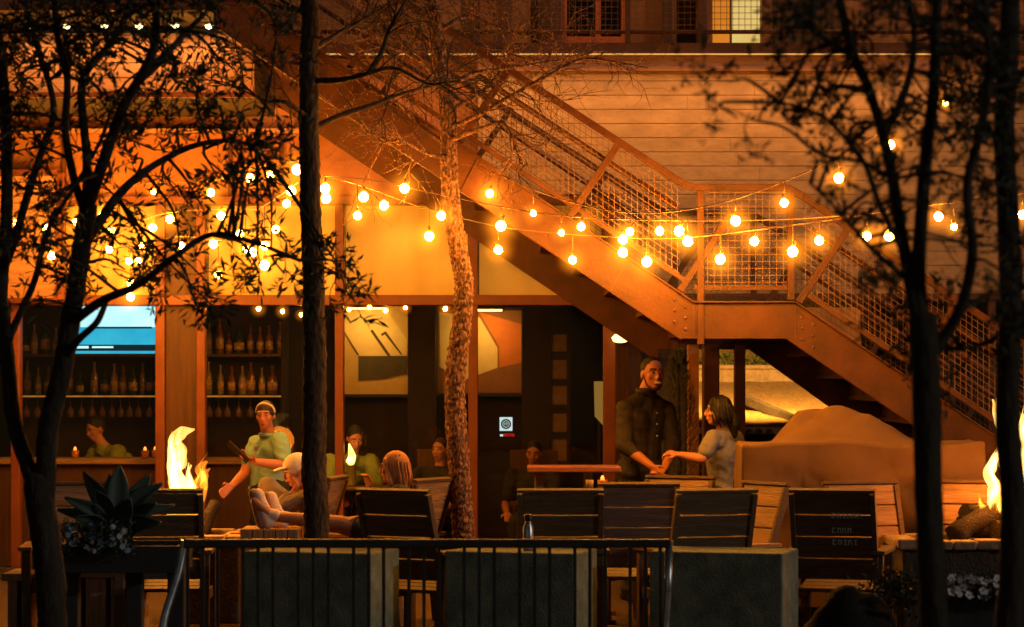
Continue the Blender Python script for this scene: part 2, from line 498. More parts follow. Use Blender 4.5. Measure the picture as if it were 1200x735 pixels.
# rooms: floors, ceilings, back walls
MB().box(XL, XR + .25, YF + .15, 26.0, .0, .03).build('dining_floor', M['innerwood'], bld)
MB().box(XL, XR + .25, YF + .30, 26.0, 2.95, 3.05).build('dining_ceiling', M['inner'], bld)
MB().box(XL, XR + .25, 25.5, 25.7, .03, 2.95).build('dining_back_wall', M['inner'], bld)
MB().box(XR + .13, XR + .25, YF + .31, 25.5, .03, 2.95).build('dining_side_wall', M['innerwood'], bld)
MB().box(XL - .2, XL, YF, 34, 0, 7.4).build('end_wall', M['stucco'], bld)
for a, b in ((478, 510), (612, 645)):
    s_ = F / 24.6
    MB().box((a - 600) / s_, (b - 600) / s_, 24.6, 25.0, .03, 2.95).build('interior_column', M['inner'], bld)
# passage under the stair
MB().box(XR + .25, 9.0, YF + .31, 26.0, 2.45, 2.55).build('passage_ceiling', M['soffit'], bld)
def px_at(px, Y): return (px - 600) * Y / F
def pz_at(py, Y): return H + (HY - py) * Y / F
MB().box(px_at(806, 21.0), px_at(818, 21.0), 20.9, 21.1, 0, 2.0).build('stone_pier', M['stucco'], bld)
MB().box(px_at(823, 20.6), px_at(842, 20.6), 20.5, 20.66, 0, 2.0).build('steel_column', M['steel'], bld, .01)
MB().box(px_at(860.5, 21.2), px_at(873, 21.2), 21.15, 21.27, 0, 2.0).build('passage_post', M['steel_dark'], bld, .006)
MB().box(px_at(722, 22.6), px_at(806, 22.6), 22.6, 22.75, 0, 2.45).build('passage_wall', M['innerwood'], bld)
MB().box(px_at(735, 22.5), px_at(803, 22.5), 22.54, 22.598, 0.02, 2.02).build('service_door', M['wood_dark'], bld, .006)
MB().box(px_at(1012, 22.6), 9.0, 22.5, 22.75, 0, 2.45).build('passage_wall', M['inner'], bld)
# dark right hand window with frame
rw = MB()
for px in (1065, 1112, 1160, 1215): rw.box(fx(px) - .03, fx(px) + .03, YF - .12, YF - .0, .3, fz(352))
rw.box(fx(1065) - .03, fx(1215) + .03, YF - .13, YF - .0, .24, .30)
rwo = rw.build('side_window', M['steel_dark'], bld, .004)
MB().box(fx(1065), fx(1215), YF - .06, YF - .05, .3, fz(352)).build('pane', M['glass'], rwo)
for px in (1090, 1157, 1197):
    pass

# balcony railing of welded mesh
br = root('balcony_railing', 'welded wire mesh balcony railing along the upper deck edge', 'railing', (0, YF - .08, 4.6))
MB().tube([(-1.9, YF - .08, 4.70), (8.8, YF - .08, 4.70)], .018, 6).build('bottom_rail', M['steel_dark'], br)
MB().box(-1.9, 8.8, YF - .105, YF - .055, 5.62, 5.66).build('top_rail', M['steel_dark'], br)
for px in (560, 735, 820, 915, 1090): MB().box(fx(px) - .022, fx(px) + .022, YF - .11, YF - .06, 4.6, 5.62).build('post', M['steel_dark'], br)
wm = MB(); x = -1.9
while x < 8.8:
    wm.box(x - .0022, x + .0022, YF - .083, YF - .078, 4.71, 5.62); x += .052
z = 4.76
while z < 5.6:
    wm.box(-1.9, 8.8, YF - .0778, YF - .073, z - .0022, z + .0022); z += .052
wm.build('mesh_panel', M['wire'], br)

# ------------------------------------------------------------------ steel stair
YN, YS = 18.5, 21.4
sN = F / YN
def nx_(px): return (px - 600) / sN
def nz_(py): return H + (HY - py) / sN
st = root('steel_staircase', 'rust brown steel staircase with wire mesh railings and a mid landing', 'staircase', (nx_(870), YN, 0))
XA, XB = nx_(813), nx_(932); ZL = nz_(355); DZ = .33
SL = .672
ZP = 4.60
XP = XA - (ZP - ZL) / SL
def up_z(X): return ZL + (XA - X) * SL
def dn_z(X): return ZL - (X - XB) * SL
XE = XB + ZL / SL
def flight(Y0, Y1, ext=0.0, mt=None):
    mt = mt or M['steel']
    MB().prism([(XA, ZL), (XP, ZP), (XP, ZP - DZ - ext), (XA - .09, ZL - DZ - ext + .06), (XA - .09, ZL - .26 - ext * .3), (XA, ZL - .26 - ext * .3)], Y0, Y1).build('stringer', mt, st, .004)
    MB().prism([(XB, ZL), (XE, 0), (XE - (DZ + ext) / SL, 0), (XB - .075, ZL - .255 - ext * .3), (XB, ZL - .26 - ext * .3)], Y0, Y1).build('stringer', mt, st, .004)
    MB().box(XA + .001, XB - .001, Y0 + .002, Y1 - .002, ZL - .26 - ext * .3, ZL - .002).build('landing_beam', mt, st, .004)
flight(YN, YN + .06)
flight(YS - .06, YS, .14)
# bright edge along the top of near stringer: the channel's flange
fl = MB()
fl.bar((XP, YN + .03, ZP + .006), (XA, YN + .03, ZL + .006), .13, .010); fl.bar((XA, YN + .03, ZL + .007), (XB, YN + .03, ZL + .007), .13, .010); fl.bar((XB, YN + .03, ZL + .006), (XE, YN + .03, .006), .13, .010)
fl.build('flange', M['steel'], st)
# channel joints
for X in (nx_(735), nx_(560), nx_(470)):
    a = Vector((X, YN - .004, up_z(X) - .012)); b = Vector((X - .12, YN - .004, up_z(X - .12) - DZ + .01))
    MB().bar(a, b, .006, .010, (0, 1, 0)).build('plate_seam', M['steel_dark'], st)
bo_ = MB()
for X in (XA - .06, XA - .14, XB + .05, XB + .13, nx_(640), nx_(600)):
    for dz in (.07, .15, .23):
        zc = (up_z(X) if X < XA else dn_z(X)) - dz
        bo_.ell((X, YN - .004, zc), (.012, .008, .012), 8, 5)
bo_.build('bolts', M['steel_dark'], st)
MB().box(XA - .004, XA + .004, YN - .005, YN - .001, ZL - .255, ZL - .01).build('plate_seam', M['steel_dark'], st)
MB().box(XB - .004, XB + .004, YN - .005, YN - .001, ZL - .255, ZL - .01).build('plate_seam', M['steel_dark'], st)
MB().box(XA + .02, XB - .02, YN + .062, YS - .062, ZL - .05, ZL - .012).build('landing_deck', M['steel_dark'], st)
MB().box(XA + .02, XB - .02, YN + .30, YN + .36, ZL - .2, ZL - .055).build('joist', M['steel_dark'], st)
MB().box(XA + .02, XB - .02, YS - .40, YS - .34, ZL - .2, ZL - .055).build('joist', M['steel_dark'], st)
nst = 13
for i in range(nst):
    X = XA - (i + .5) * (XA - XP) / nst; Z = up_z(X) - .10
    tr = MB().box(X - .15, X + .15, YN + .062, YS - .062, Z - .03, Z).build('tread', M['steel_dark'], st)
    MB().box(X + .125, X + .148, YN + .064, YS - .064, Z - .20, Z - .032).build('riser', M['steel'], tr)
    X = XB + (i + .5) * (XE - XB) / nst; Z = dn_z(X) - .08
    tr = MB().box(X - .15, X + .15, YN + .062, YS - .062, Z - .03, Z).build('tread', M['steel_dark'], st)
    MB().box(X + .125, X + .148, YN + .064, YS - .064, Z - .17, Z - .032).build('riser', M['steel_dark'], tr)
# soffit sheets closing the flights from below
u_dir = Vector((-1, 0, SL)).normalized(); n_dir = Vector((SL, 0, 1)).normalized()
d_dir = Vector((1, 0, -SL)).normalized(); m_dir = Vector((-SL, 0, 1)).normalized(); m_dir = Vector((SL, 0, 1)).normalized()
def rail_set(Y, mt):
    RH = .81
    hr = MB()
    pts = [Vector((XP - .3, Y, ZP + RH + .2 * SL + .0)), Vector((XA - .085, Y, up_z(XA - .085) + RH)), Vector((XA, Y, ZL + .835)), Vector((XB - .06, Y, ZL + .835)), Vector((XB + .06, Y, dn_z(XB + .06) + RH)), Vector((XE - .2, Y, dn_z(XE - .2) + RH))]
    for a, b in zip(pts[:-1], pts[1:]): hr.bar(a, b, .05, .05)
    hr.build('top_rail', mt, st, .004)
    hr = MB()
    yo = .09 if Y < 20 else -.09
    hr.tube([(XP - .2, Y + yo, ZP + .62 + .1), (XA - .12, Y + yo, up_z(XA - .12) + .62)], .022, 8)
    hr.tube([(XB + .12, Y + yo, dn_z(XB + .12) + .62), (XE - .25, Y + yo, dn_z(XE - .25) + .62)], .022, 8)
    hr.build('handrail', mt, st)
    br_ = MB()
    br_.bar((XP, Y, ZP + .10), (XA - .05, Y, up_z(XA - .05) + .12), .035, .035); br_.bar((XA, Y, ZL + .11), (XB, Y, ZL + .11), .035, .035); br_.bar((XB + .05, Y, dn_z(XB + .05) + .12), (XE, Y, .12), .035, .035)
    br_.build('bottom_rail', mt, st)
    # posts square to the slope
    Lu = math.hypot(XA - XP, ZP - ZL)
    for k in range(6):
        t = .12 + k * .96
        if t > Lu - .1: break
        c = Vector((XA, Y, ZL + .02)) + u_dir * t
        top = c + n_dir * (RH * .83)
        MB().bar(c, top, .05, .045, (0, 1, 0)).build('post', mt, st, .004)
    Ld = math.hypot(XE - XB, ZL)
    for k in range(6):
        t = .03 + k * .96
        if t > Ld - .2: break
        c = Vector((XB, Y, ZL + .02)) + d_dir * t
        top = c + n_dir * (RH * .83)
        MB().bar(c, top, .05, .045, (0, 1, 0)).build('post', mt, st, .004)
    for X in (XA + .05, XB - .03):
        MB().box(X - .024, X + .024, Y - .03, Y + .025, ZL - .30 if X < 1.6 else ZL + .02, ZL + .81).build('post', mt, st, .003)
    wm = MB()
    q = .0021
    def grid(o, ud, vd, Lx, Lv):
        t = 0.02
        while t < Lx:
            a = o + ud * t; wm.bar(a, a + vd * Lv, q * 2, q * 2, (0, 1, 0)); t += .05
        t = 0.03
        while t < Lv:
            a = o + vd * t; wm.bar(a + Vector((0, .0045, 0)), a + ud * Lx + Vector((0, .0045, 0)), q * 2, q * 2, (0, 1, 0)); t += .05
    grid(Vector((XA - .10, Y, up_z(XA - .10) + .12)), u_dir, Vector((0, 0, 1)), Lu - .2, RH - .13)
    grid(Vector((XB + .06, Y, dn_z(XB + .06) + .12)), d_dir, Vector((0, 0, 1)), Ld - .2, RH - .13)
    grid(Vector((XA + .08, Y, ZL + .12)), Vector((1, 0, 0)), Vector((0, 0, 1)), XB - XA - .12, .70)
    wm.build('mesh_panel', M['wire'], st)
rail_set(YN + .02, M['steel'])
rail_set(YS - .03, M['steel_dark'])

# wall lamp under the stair, beside the standing man
wl = root('wall_lamp', 'small glowing wall lamp under the stair landing', 'lamp', P(727, 400, 21.85))
p = P(727, 399, 21.85)
MB().lathe([(.005, .06), (.05, .05), (.075, .02), (.06, -.01), (.02, -.02)], p, 12).build('lamp_shade', emit('lamp_glow', (1, .62, .16), 5), wl)
MB().box(p.x - .02, p.x + .02, p.y + .05, 22.58, p.z - .0, p.z + .03).build('bracket', M['black'], wl)
# soffit lights of the platform
sp_m = emit('soffit_lamp_glow', (1, .78, .32), 14)
for i, px in enumerate((-40, 36, 78, 122, 163, 205, 245, 285)):
    p = P(px, 27, 20.0); p.z = 4.50
    r_ = root('soffit_light', 'small round downlight in the dark soffit above the salmon boards', 'light', p, 0, 'downlights in the platform soffit')
    MB().lathe([(.055, 0), (.055, -.012), (.042, -.02), (.04, -.001)], p, 14).build('trim_ring', M['bright_steel'], r_)
    MB().ell(p + Vector((0, 0, -.018)), (.032, .032, .03), 10, 6).build('lamp', sp_m, r_)
    l = bpy.data.lights.new('downlight', 'SPOT'); l.energy = 7; l.spot_size = R(150); l.spot_blend = .8; l.color = (1, .42, .10); l.shadow_soft_size = .03
    lo = bpy.data.objects.new('downlight', l); lo.location = (0, 0, -.06); lo.rotation_euler = (R(12), 0, 0); lo.parent = r_; col.objects.link(lo)
# ------------------------------------------------------------------ inside the restaurant
# television
YT = 22.7
tvr = root('television', 'large television showing a blue and white picture hung inside the bar window', 'television', P(131, 386, YT))
a, b = P(79, 357, YT), P(184, 416, YT)
MB().box(a.x, b.x, YT, YT + .05, b.z, a.z).build('casing', M['black'], tvr, .006)
tv_c = emit('screen_cyan', (.05, .62, .95), .9, (.02, .50, .85), 3)
tv_w = emit('screen_white', (.62, .98, 1.0), 1.3, (.45, .90, 1.0), 4)
tv_d = emit('screen_navy', (.01, .04, .06), .5)
def strip(py0, py1, x0=80.5, x1=182.5, dy=-.003, m=None, mb=None, name='screen'):
    a, b = P(x0, py0, YT), P(x1, py1, YT)
    MB().box(a.x, b.x, YT + dy - .003, YT + dy, b.z, a.z).build(name, m, tvr)
strip(359, 383.6, m=tv_w); strip(384, 404, m=tv_c); strip(404.3, 411, m=tv_d, name='screen_band'); strip(411.3, 414.5, m=tv_c, name='screen_band')
strip(383, 385.2, 112, 178, -.007, tv_d, name='shoreline')
strip(405.5, 408.5, 90, 104, -.007, tv_w, name='caption'); strip(405.8, 408, 108, 133, -.007, tv_w, name='caption')
cr_ = MB(); c = P(131, 357, YT + .03)
cr_.box(c.x - .025, c.x + .025, c.y, c.y + .04, c.z - .02, 2.95); cr_.build('ceiling_bracket', M['black'], tvr)

# back bar: shelves, counter
bb = root('back_bar', 'dark back bar shelving with glowing shelf edges behind the bar counter', 'shelving', (-4.0, 24.6, 0))
YB_ = 24.4
def sx(px): return (px - 600) * YB_ / F
def sz(py): return H + (HY - py) * YB_ / F
glow = emit('shelf_light', (1.0, .40, .07), .55, (.7, .25, .04), 9)
for py in (415, 463):
    for (a, b) in ((24, 186), (240, 332)):
        sh = MB().box(sx(a), sx(b), YB_ - .12, YB_ + .24, sz(py) - .025, sz(py)).build('shelf', M['innerwood'], bb)
        if py == 463:
            MB().box(sx(a) + .01, sx(b) - .01, YB_ - .128, YB_ - .1205, sz(py) - .018, sz(py) - .006).build('shelf_light', glow, sh)
for px in (22, 187, 238, 333):
    MB().box(sx(px) - .02, sx(px) + .02, YB_ - .12, YB_ + .26, .03, 2.6).build('upright', M['inner'], bb)
MB().box(sx(22), sx(333), YB_ + .25, YB_ + .30, .03, 2.8).build('back_panel', M['inner'], bb)
MB().box(sx(22), sx(333), YB_ - .18, YB_ + .24, .03, .95).build('base_cabinet', M['wood_dark'], bb, .006)
bt = [mat('bottle_amber', (.14, .05, .012), .15, vary=.2, spec=.6), mat('bottle_green', (.02, .045, .02), .15, vary=.2, spec=.6), mat('bottle_clear', (.22, .17, .12), .12, vary=.2, spec=.6)]
lab = mat('bottle_label', (.42, .27, .14), .7, vary=.6, scale=30)
def bottle_mesh(k, h, r):
    return MB().lathe([(r * .95, 0), (r, .01), (r, h * .55), (r * .8, h * .64), (r * .36, h * .74), (r * .33, h * .94), (r * .4, h * .95), (r * .4, h)], (0, 0, 0), 10)
protos = []
for k in range(3):
    o = root('bottle', 'x', 'bottle')
    h = (.30, .27, .32)[k]; r = (.038, .045, .036)[k]
    bottle_mesh(k, h, r).build('glass_body', bt[k], o, local=True)
    MB().lathe([(r * 1.02, h * .15), (r * 1.02, h * .45)], (0, 0, 0), 10).build('paper_label', lab, o, local=True)
    protos.append(o)
used = [False] * 3
nm = {0: 'amber', 1: 'dark green', 2: 'clear'}
for py, words in ((463, 'the lower back bar shelf'), (415, 'the upper back bar shelf')):
    for (a, b, side) in ((30, 182, 'under the television' if py == 463 else 'beside the television'), (244, 328, 'right of the bar pillar')):
        px = a
        while px < b:
            k = random.randrange(3)
            if not (py == 415 and 78 < px < 184):
                o = protos[k] if not used[k] else copy_tree(protos[k])
                used[k] = True
                o.location = (sx(px), YB_ + random.uniform(-.03, .1), sz(py) + .001)
                sc_ = random.uniform(.8, 1.12); o.scale = (sc_ * random.uniform(.85, 1.25), sc_, sc_ * random.uniform(.8, 1.08)); o.rotation_euler.z = random.uniform(0, 6)
                o['label'] = '%s bottle standing on %s %s' % (nm[k], words, side)
                o['group'] = '%s bottles on %s %s' % (nm[k], words, side)
            px += random.uniform(9.5, 15)
# hanging stemware under the lower shelf
gm = mat('stemware_glass', (.12, .06, .025), .1, vary=.15, spec=.8)
gp = None
for (a, b, side) in ((32, 180, 'under the lower shelf by the television'), (246, 326, 'under the lower shelf right of the pillar')):
    px = a
    while px < b:
        if gp is None:
            gp = root('wine_glass', 'x', 'glass'); o = gp
            MB().lathe([(.032, 0), (.032, -.004), (.005, -.008), (.004, -.08), (.02, -.10), (.036, -.13), (.034, -.18), (.03, -.185)], (0, 0, 0), 9).build('glass_bowl', gm, gp, local=True)
        else: o = copy_tree(gp)
        o.location = (sx(px), YB_ - .04, sz(463) - .027)
        o['label'] = 'stemmed glass hanging upside down ' + side; o['group'] = 'glasses hanging ' + side
        px += random.uniform(10, 14)
# front bar counter with candles
bc = root('bar_counter', 'long dark bar counter behind the window at the left', 'counter', (-4.2, 23.0, 0))
def cx(px): return (px - 600) * 23.0 / F
MB().box(cx(-60), cx(325), 22.85, 23.3, .03, .96).build('counter_front', M['innerwood'], bc)
MB().box(cx(-64), cx(328), 22.78, 23.36, .962, 1.01).build('counter_top', M['wood'], bc, .006)
cand = emit('candle_glow', (1, .36, .05), 3.0, (1, .22, .02), 20)
wax = mat('votive_glass', (.35, .12, .04), .2, vary=.2)
def votive(px, py, Y, z0, label):
    p = P(px, py, Y); p.z = z0
    r_ = root('votive_candle', label, 'candle', p, 0, None)
    MB().lathe([(.025, .0), (.033, .01), (.036, .07), (.033, .07), (.03, .03)], p, 12).build('holder', wax, r_)
    MB().ell(p + Vector((0, 0, .075)), (.014, .014, .028), 8, 6).build('flame', cand, r_)
votive(170, 545, 22.95, 1.012, 'votive candle on the bar counter behind the agave')
votive(88, 545, 22.95, 1.012, 'votive candle on the bar counter between the left tree and agave')
votive(182, 545, 23.1, 1.012, 'votive candle on the bar counter next to the pillar')

# paintings
def frame_pts(name, label, px0, py0, px1, py1, Y, fm, canvas, cat='painting', t=.03):
    a, b = P(px0, py0, Y), P(px1, py1, Y)
    r_ = root(name, label, cat, ((a.x + b.x) / 2, Y, (a.z + b.z) / 2))
    f = MB(); f.box(a.x - t, a.x, Y - .03, Y + .02, b.z - t, a.z + t); f.box(b.x, b.x + t, Y - .03, Y + .02, b.z - t, a.z + t)
    f.box(a.x, b.x, Y - .03, Y + .02, a.z, a.z + t); f.box(a.x, b.x, Y - .03, Y + .02, b.z - t, b.z)
    f.build('frame', fm, r_)
    MB().box(a.x, b.x, Y - .008, Y + .018, b.z, a.z).build('canvas', canvas, r_)
    return r_
YA = 25.3
def shape(parent, pts, m, name='painted_shape', d=.0):
    q = [P(x, y, YA) for x, y in pts]
    MB().prism([(v.x, v.z) for v in q], YA - .0125 - d, YA - .0085 - d).build(name, m, parent)
cv1 = mat('canvas_ochre', (.50, .30, .10), .8, vary=.1)
cvd = mat('paint_umber', (.06, .04, .02), .8, vary=.3)
cvl = mat('paint_cream', (.62, .42, .19), .8, vary=.1)
cvo = mat('paint_orange', (.50, .13, .025), .8, vary=.12)
cvb = mat('paint_brown', (.22, .08, .03), .8, vary=.2)
p1 = frame_pts('painting', 'ochre painting of a dark block with slanting lines on the inside wall', 402, 359, 478, 462, YA, M['inner'], cv1)
shape(p1, [(402, 389), (420, 417), (477, 417), (477, 398), (452, 362), (403, 362)], cvl)
shape(p1, [(420, 417.5), (477, 417), (477, 438), (450, 444), (420, 446)], cvd, d=.004)
shape(p1, [(434, 388), (436.5, 386), (458, 417), (454, 417)], cvd, d=.005)
shape(p1, [(446, 392), (452, 388), (472, 416), (470, 416), (451, 392), (448, 394)], cvd, d=.005)
shape(p1, [(402, 388), (403.5, 388), (421, 416), (419, 416)], cvd, d=.005)
p2 = frame_pts('painting', 'orange and brown painting of angular shapes on the inside wall', 513, 364, 611, 461, YA, M['inner'], cvb)
shape(p2, [(562, 366), (611, 380), (611, 425), (585, 431), (585, 406)], cvo)
shape(p2, [(515, 366), (562, 372), (583, 408), (583, 431), (545, 445), (515, 430)], cvl, d=-.001)
shape(p2, [(585, 431.5), (611, 425.5), (611, 460), (560, 460), (560, 440)], cvb, d=.004)
plg = emit('picture_lamp_glow', (1, .62, .10), 7)
def picture_lamp(px, py, label, en):
    p = P(px, py, 24.95)
    r_ = root('picture_lamp', label, 'lamp', p)
    MB().box(p.x - .17, p.x + .17, p.y - .03, p.y + .03, p.z + .012, p.z + .045).build('lamp_shade', M['black'], r_, .006)
    MB().box(p.x - .16, p.x + .16, p.y - .022, p.y + .022, p.z - .006, p.z + .010).build('tube', plg, r_)
    MB().tube([p + Vector((0, .0, .04)), p + Vector((0, .15, .10)), p + Vector((0, .52, .10))], .01, 6).build('arm', M['black'], r_)
    l = bpy.data.lights.new('picture_light', 'AREA'); l.energy = en; l.size = .3; l.size_y = .05; l.shape = 'RECTANGLE'; l.color = (1, .58, .12)
    lo = bpy.data.objects.new('picture_light', l); lo.location = (0, 0, -.02); lo.rotation_euler = (R(28), 0, 0); lo.parent = r_; col.objects.link(lo)
picture_lamp(431, 362, 'picture lamp glowing over the ochre painting', 5)
picture_lamp(569, 364, 'picture lamp glowing over the orange and brown painting', 5)
dp = mat('sepia_print', (.17, .10, .045), .7, vary=.3, scale=9)
for i, (y0, y1, wd) in enumerate(((392, 412, 'top'), (422, 444, 'second from top'), (452, 474, 'third from top'), (484, 506, 'second lowest'), (514, 540, 'lowest'))):
    frame_pts('framed_print', 'small sepia framed print, %s in the column of five' % wd, 646, y0, 664, y1, 24.55, M['inner'], dp, 'picture', .035)['group'] = 'framed prints in a column'
# pale board leaning behind the side window
pb = mat('pale_menu_board', (.62, .40, .10), .7, vary=.15)
a = P(696, 447, 23.2)
mbd = root('menu_board', 'pale blank board with a slanted foot inside the glass beside the right mullion', 'board', P(702, 510, 23.2))
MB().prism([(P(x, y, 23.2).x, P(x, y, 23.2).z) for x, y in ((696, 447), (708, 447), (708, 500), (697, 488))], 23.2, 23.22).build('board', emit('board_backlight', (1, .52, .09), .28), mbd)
MB().box(P(702, 0, 23.2).x - .012, P(702, 0, 23.2).x + .012, 23.225, 23.25, .03, P(0, 447, 23.2).z).build('stand', M['inner'], mbd)

# window sign: white square, dark ring emblem, red strip
YG = YF + .008
sg = root('window_sign', 'small white square sign with a dark round emblem stuck on the glass', 'sign', P(593, 500, YG))
a, b = P(585.5, 489, YG), P(600.5, 505, YG)
sw = emit('sign_white_emission', (.75, 1.0, .98), .75)  # sign colours emit on their own; no light stands behind the plate
MB().box(a.x, b.x, YG - .004, YG, b.z, a.z).build('plate', sw, sg)
c = P(593, 497, YG)
def disc(r0, r1, y, m, name, n=28):
    vs = []; 
    for k in range(n):
        t = 2 * math.pi * k / n
        vs += [(c.x + r0 * math.cos(t), y, c.z + r0 * math.sin(t)), (c.x + r1 * math.cos(t), y, c.z + r1 * math.sin(t))]
    MB().add(vs, [(2 * k, 2 * k + 1, (2 * k + 3) % (2 * n), (2 * k + 2) % (2 * n)) for k in range(n)]).build(name, m, sg)
disc(.030, .044, YG - .0052, M['black'], 'ring'); disc(.0, .0255, YG - .0052, M['black'], 'emblem')
em = MB()
for dx, dz, w_, h_ in ((-.012, .006, .010, .006), (.002, .008, .010, .007), (.013, .005, .007, .006), (-.010, -.006, .012, .004), (.008, -.006, .014, .004)):
    em.box(c.x + dx - w_ / 2, c.x + dx + w_ / 2, YG - .0075, YG - .0062, c.z + dz - h_ / 2, c.z + dz + h_ / 2)
em.build('emblem_mark', sw, sg)
a, b = P(590, 508, YG), P(603, 511.5, YG)
MB().box(a.x, b.x, YG - .004, YG, b.z, a.z).build('red_strip', emit('red_lettering', (1, .03, .02), .5, (.35, .01, .01), 90), sg)
a, b = P(586, 509, YG), P(589.5, 511.5, YG)
MB().box(a.x, b.x, YG - .004, YG, b.z, a.z).build('white_mark', sw, sg)
# indoor table with an added candle standing in for a reflected flame
it = root('dining_table', 'round indoor table carrying the stand-in candle', 'table', P(412, 600, 22.75)); it.location.z = 0
c = P(412, 570, 22.75)
MB().lathe([(.40, c.z - .03), (.41, c.z - .015), (.40, c.z)], (c.x, c.y, 0), 24).build('tabletop', M['innerwood'], it)
MB().lathe([(.22, .03), (.20, .05), (.035, .07), (.03, c.z - .031)], (c.x, c.y, 0), 12).build('pedestal', M['black'], it)
cl_ = root('reflection_candle', 'added candle on the indoor table standing in for a flame reflected in the glass', 'candle', c)
MB().lathe([(.05, .002), (.05, .02), (.04, .05), (.045, .18), (.05, .19), (.02, .19)], c, 12).build('holder', mat('reflection_candle_glass', (.20, .17, .03), .2), cl_)
fl_y = emit('yellow_flame', (1, .55, .06), 5, (1, .8, .25), 12)
fm_ = MB(); fm_.tube([c + Vector(v) for v in ((0, 0, .19), (-.01, 0, .22), (.005, 0, .27), (-.01, 0, .33), (-.022, 0, .38))], [.02, .042, .036, .02, .004], 8)
fm_.build('flame', fl_y, cl_)
l = bpy.data.lights.new('reflection_candle_light', 'POINT'); l.energy = 2.0; l.color = (1, .45, .1); l.shadow_soft_size = .05
lo = bpy.data.objects.new('reflection_candle_light', l); lo.location = (0, -.12, .35); lo.parent = cl_; col.objects.link(lo)
# dim ceiling pendants inside
for i, (px, Y, wd) in enumerate(((110, 23.5, 'over the bar counter by the television'), (290, 23.6, 'over the bar counter right of the pillar'), (560, 24.0, 'over the dining floor'))):
    p = P(px, 300, Y); p.z = 2.62
    r_ = root('pendant_lamp', 'small dim pendant lamp hanging inside ' + wd, 'lamp', p)
    MB().lathe([(.012, .09), (.03, .085), (.09, .0), (.085, .0), (.028, .07)], p, 14).build('lamp_shade', M['black'], r_)
    MB().tube([p + Vector((0, 0, .09)), Vector((p.x, p.y, 2.95))], .006, 6).build('cord', M['black'], r_)
    MB().ell(p + Vector((0, 0, .03)), .028, 10, 6).build('lamp', emit('pendant_glow', (1, .40, .07), 2.5), r_)

# ------------------------------------------------------------------ lit garden beyond the passage
gb = MB(); n = 26
vs = []; fs = []
for j in range(n + 1):
    for i in range(n + 1):
        x = 1.2 + 5.0 * i / n; t = j / n
        y = 26.4 + 3.6 * t
        z = 1.22 + .52 * t + .03 * noise.noise(Vector((x * 3, y * 3, 0)))
        vs.append((x, y, z))
fs = [(j * (n + 1) + i, j * (n + 1) + i + 1, (j + 1) * (n + 1) + i + 1, (j + 1) * (n + 1) + i) for j in range(n) for i in range(n)]
gb.add(vs, fs, True)
gb.v += [(1.2, 26.4, 0), (6.2, 26.4, 0)]
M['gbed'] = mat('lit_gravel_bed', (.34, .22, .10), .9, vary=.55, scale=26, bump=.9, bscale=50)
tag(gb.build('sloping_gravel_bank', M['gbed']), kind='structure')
rwl = root('retaining_wall', 'low pale retaining wall across the lit garden bank', 'wall', (3.0, 29.9, 1.7))
MB().box(1.2, 6.2, 29.7, 30.0, 1.55, 1.84).build('wall', M['stone'], rwl, .01)
MB().box(1.2, 6.2, 29.66, 30.04, 1.842, 1.89).build('coping', M['stone'], rwl, .01)
MB().box(1.2, 6.2, 26.1, 26.35, 0, 1.16).build('front_wall', M['darkstone'], rwl, .01)
kb = root('garden_kerb', 'thin kerb slanting down the lit gravel bank', 'kerb', P(890, 475, 27.5))
MB().bar((P(868, 466, 27.8)), (P(930, 492, 26.9)), .08, .10).build('kerb_stone', M['darkstone'], kb, .008)
MB().box(-9, 12, 33.0, 33.3, 0, 7.3).build('garden_back_wall', M['stucco'], bld)
csh = mat('pale_round_stone', (.62, .50, .34), .8, vary=.2, scale=8)
for i, px in enumerate((878, 889, 901)):
    p = P(px, 509, 26.3)
    o = MB().ell(p, (.045, .05, .06), 12, 8).build('round_stone', csh)
    tag(o, ('leftmost', 'middle', 'rightmost')[i] + ' of the pale round stones along the foot of the lit bank', 'stone', 'pale stones along the gravel bank')
def shrub(px, py, Y, r, n, label, name='garden_shrub', m='gleaf', L=.09, group=None, z0=None, wmul=.42, squash=.8):
    p = P(px, py, Y)
    r_ = root(name, label, 'shrub', Vector((p.x, p.y, p.z - r if z0 is None else z0)), 0, group)
    mb = MB(); tw = MB()
    for k in range(max(6, n // 40)):
        d = Vector((random.gauss(0, 1), random.gauss(0, 1), abs(random.gauss(0, .8)) + .2)).normalized()
        base = Vector((p.x, p.y, p.z - r * .8 if z0 is None else z0))
        e = p + Vector((d.x * r, d.y * r, (d.z - .35) * r)) * random.uniform(.6, 1.0)
        tw.tube([base, base.lerp(e, .5) + Vector((random.uniform(-.1, .1) * r, 0, .1 * r)), e], [r * .035, r * .025, r * .01], 5)
        for j in range(n // max(6, n // 40)):
            q = e + Vector((random.gauss(0, .3), random.gauss(0, .3), random.gauss(0, .25))) * r
            dd = Vector((random.gauss(0, 1), random.gauss(0, 1), random.gauss(.3, .8)))
            mb.leaf(q, dd, Vector((random.gauss(0, 1), random.gauss(0, 1), 1)), L * random.uniform(.6, 1.2), L * wmul)
    mb.build('foliage', M[m], r_, fix=False); tw.build('stem', M['barkdark'], r_)
    return r_
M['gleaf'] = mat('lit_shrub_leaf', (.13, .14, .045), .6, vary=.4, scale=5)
for i, (px, py, r) in enumerate(((812, 430, .25), (848, 432, .22), (880, 428, .25), (893, 432, .22), (906, 436, .24), (924, 440, .22), (940, 445, .2))):
    shrub(px, py + 2, 30.6, r, 260, ('small lit shrub beyond the passage left of the steel column', 'small lit shrub beyond the passage between column and dark post', 'tallest lit shrub on the bank right of the dark post', 'lit shrub second from the dark post on the garden bank', 'lit shrub in the middle of the garden bank row', 'lit shrub second from the right in the garden row', 'rightmost lit shrub of the garden bank under the stair')[i], group='lit shrubs on the garden bank', L=.11)
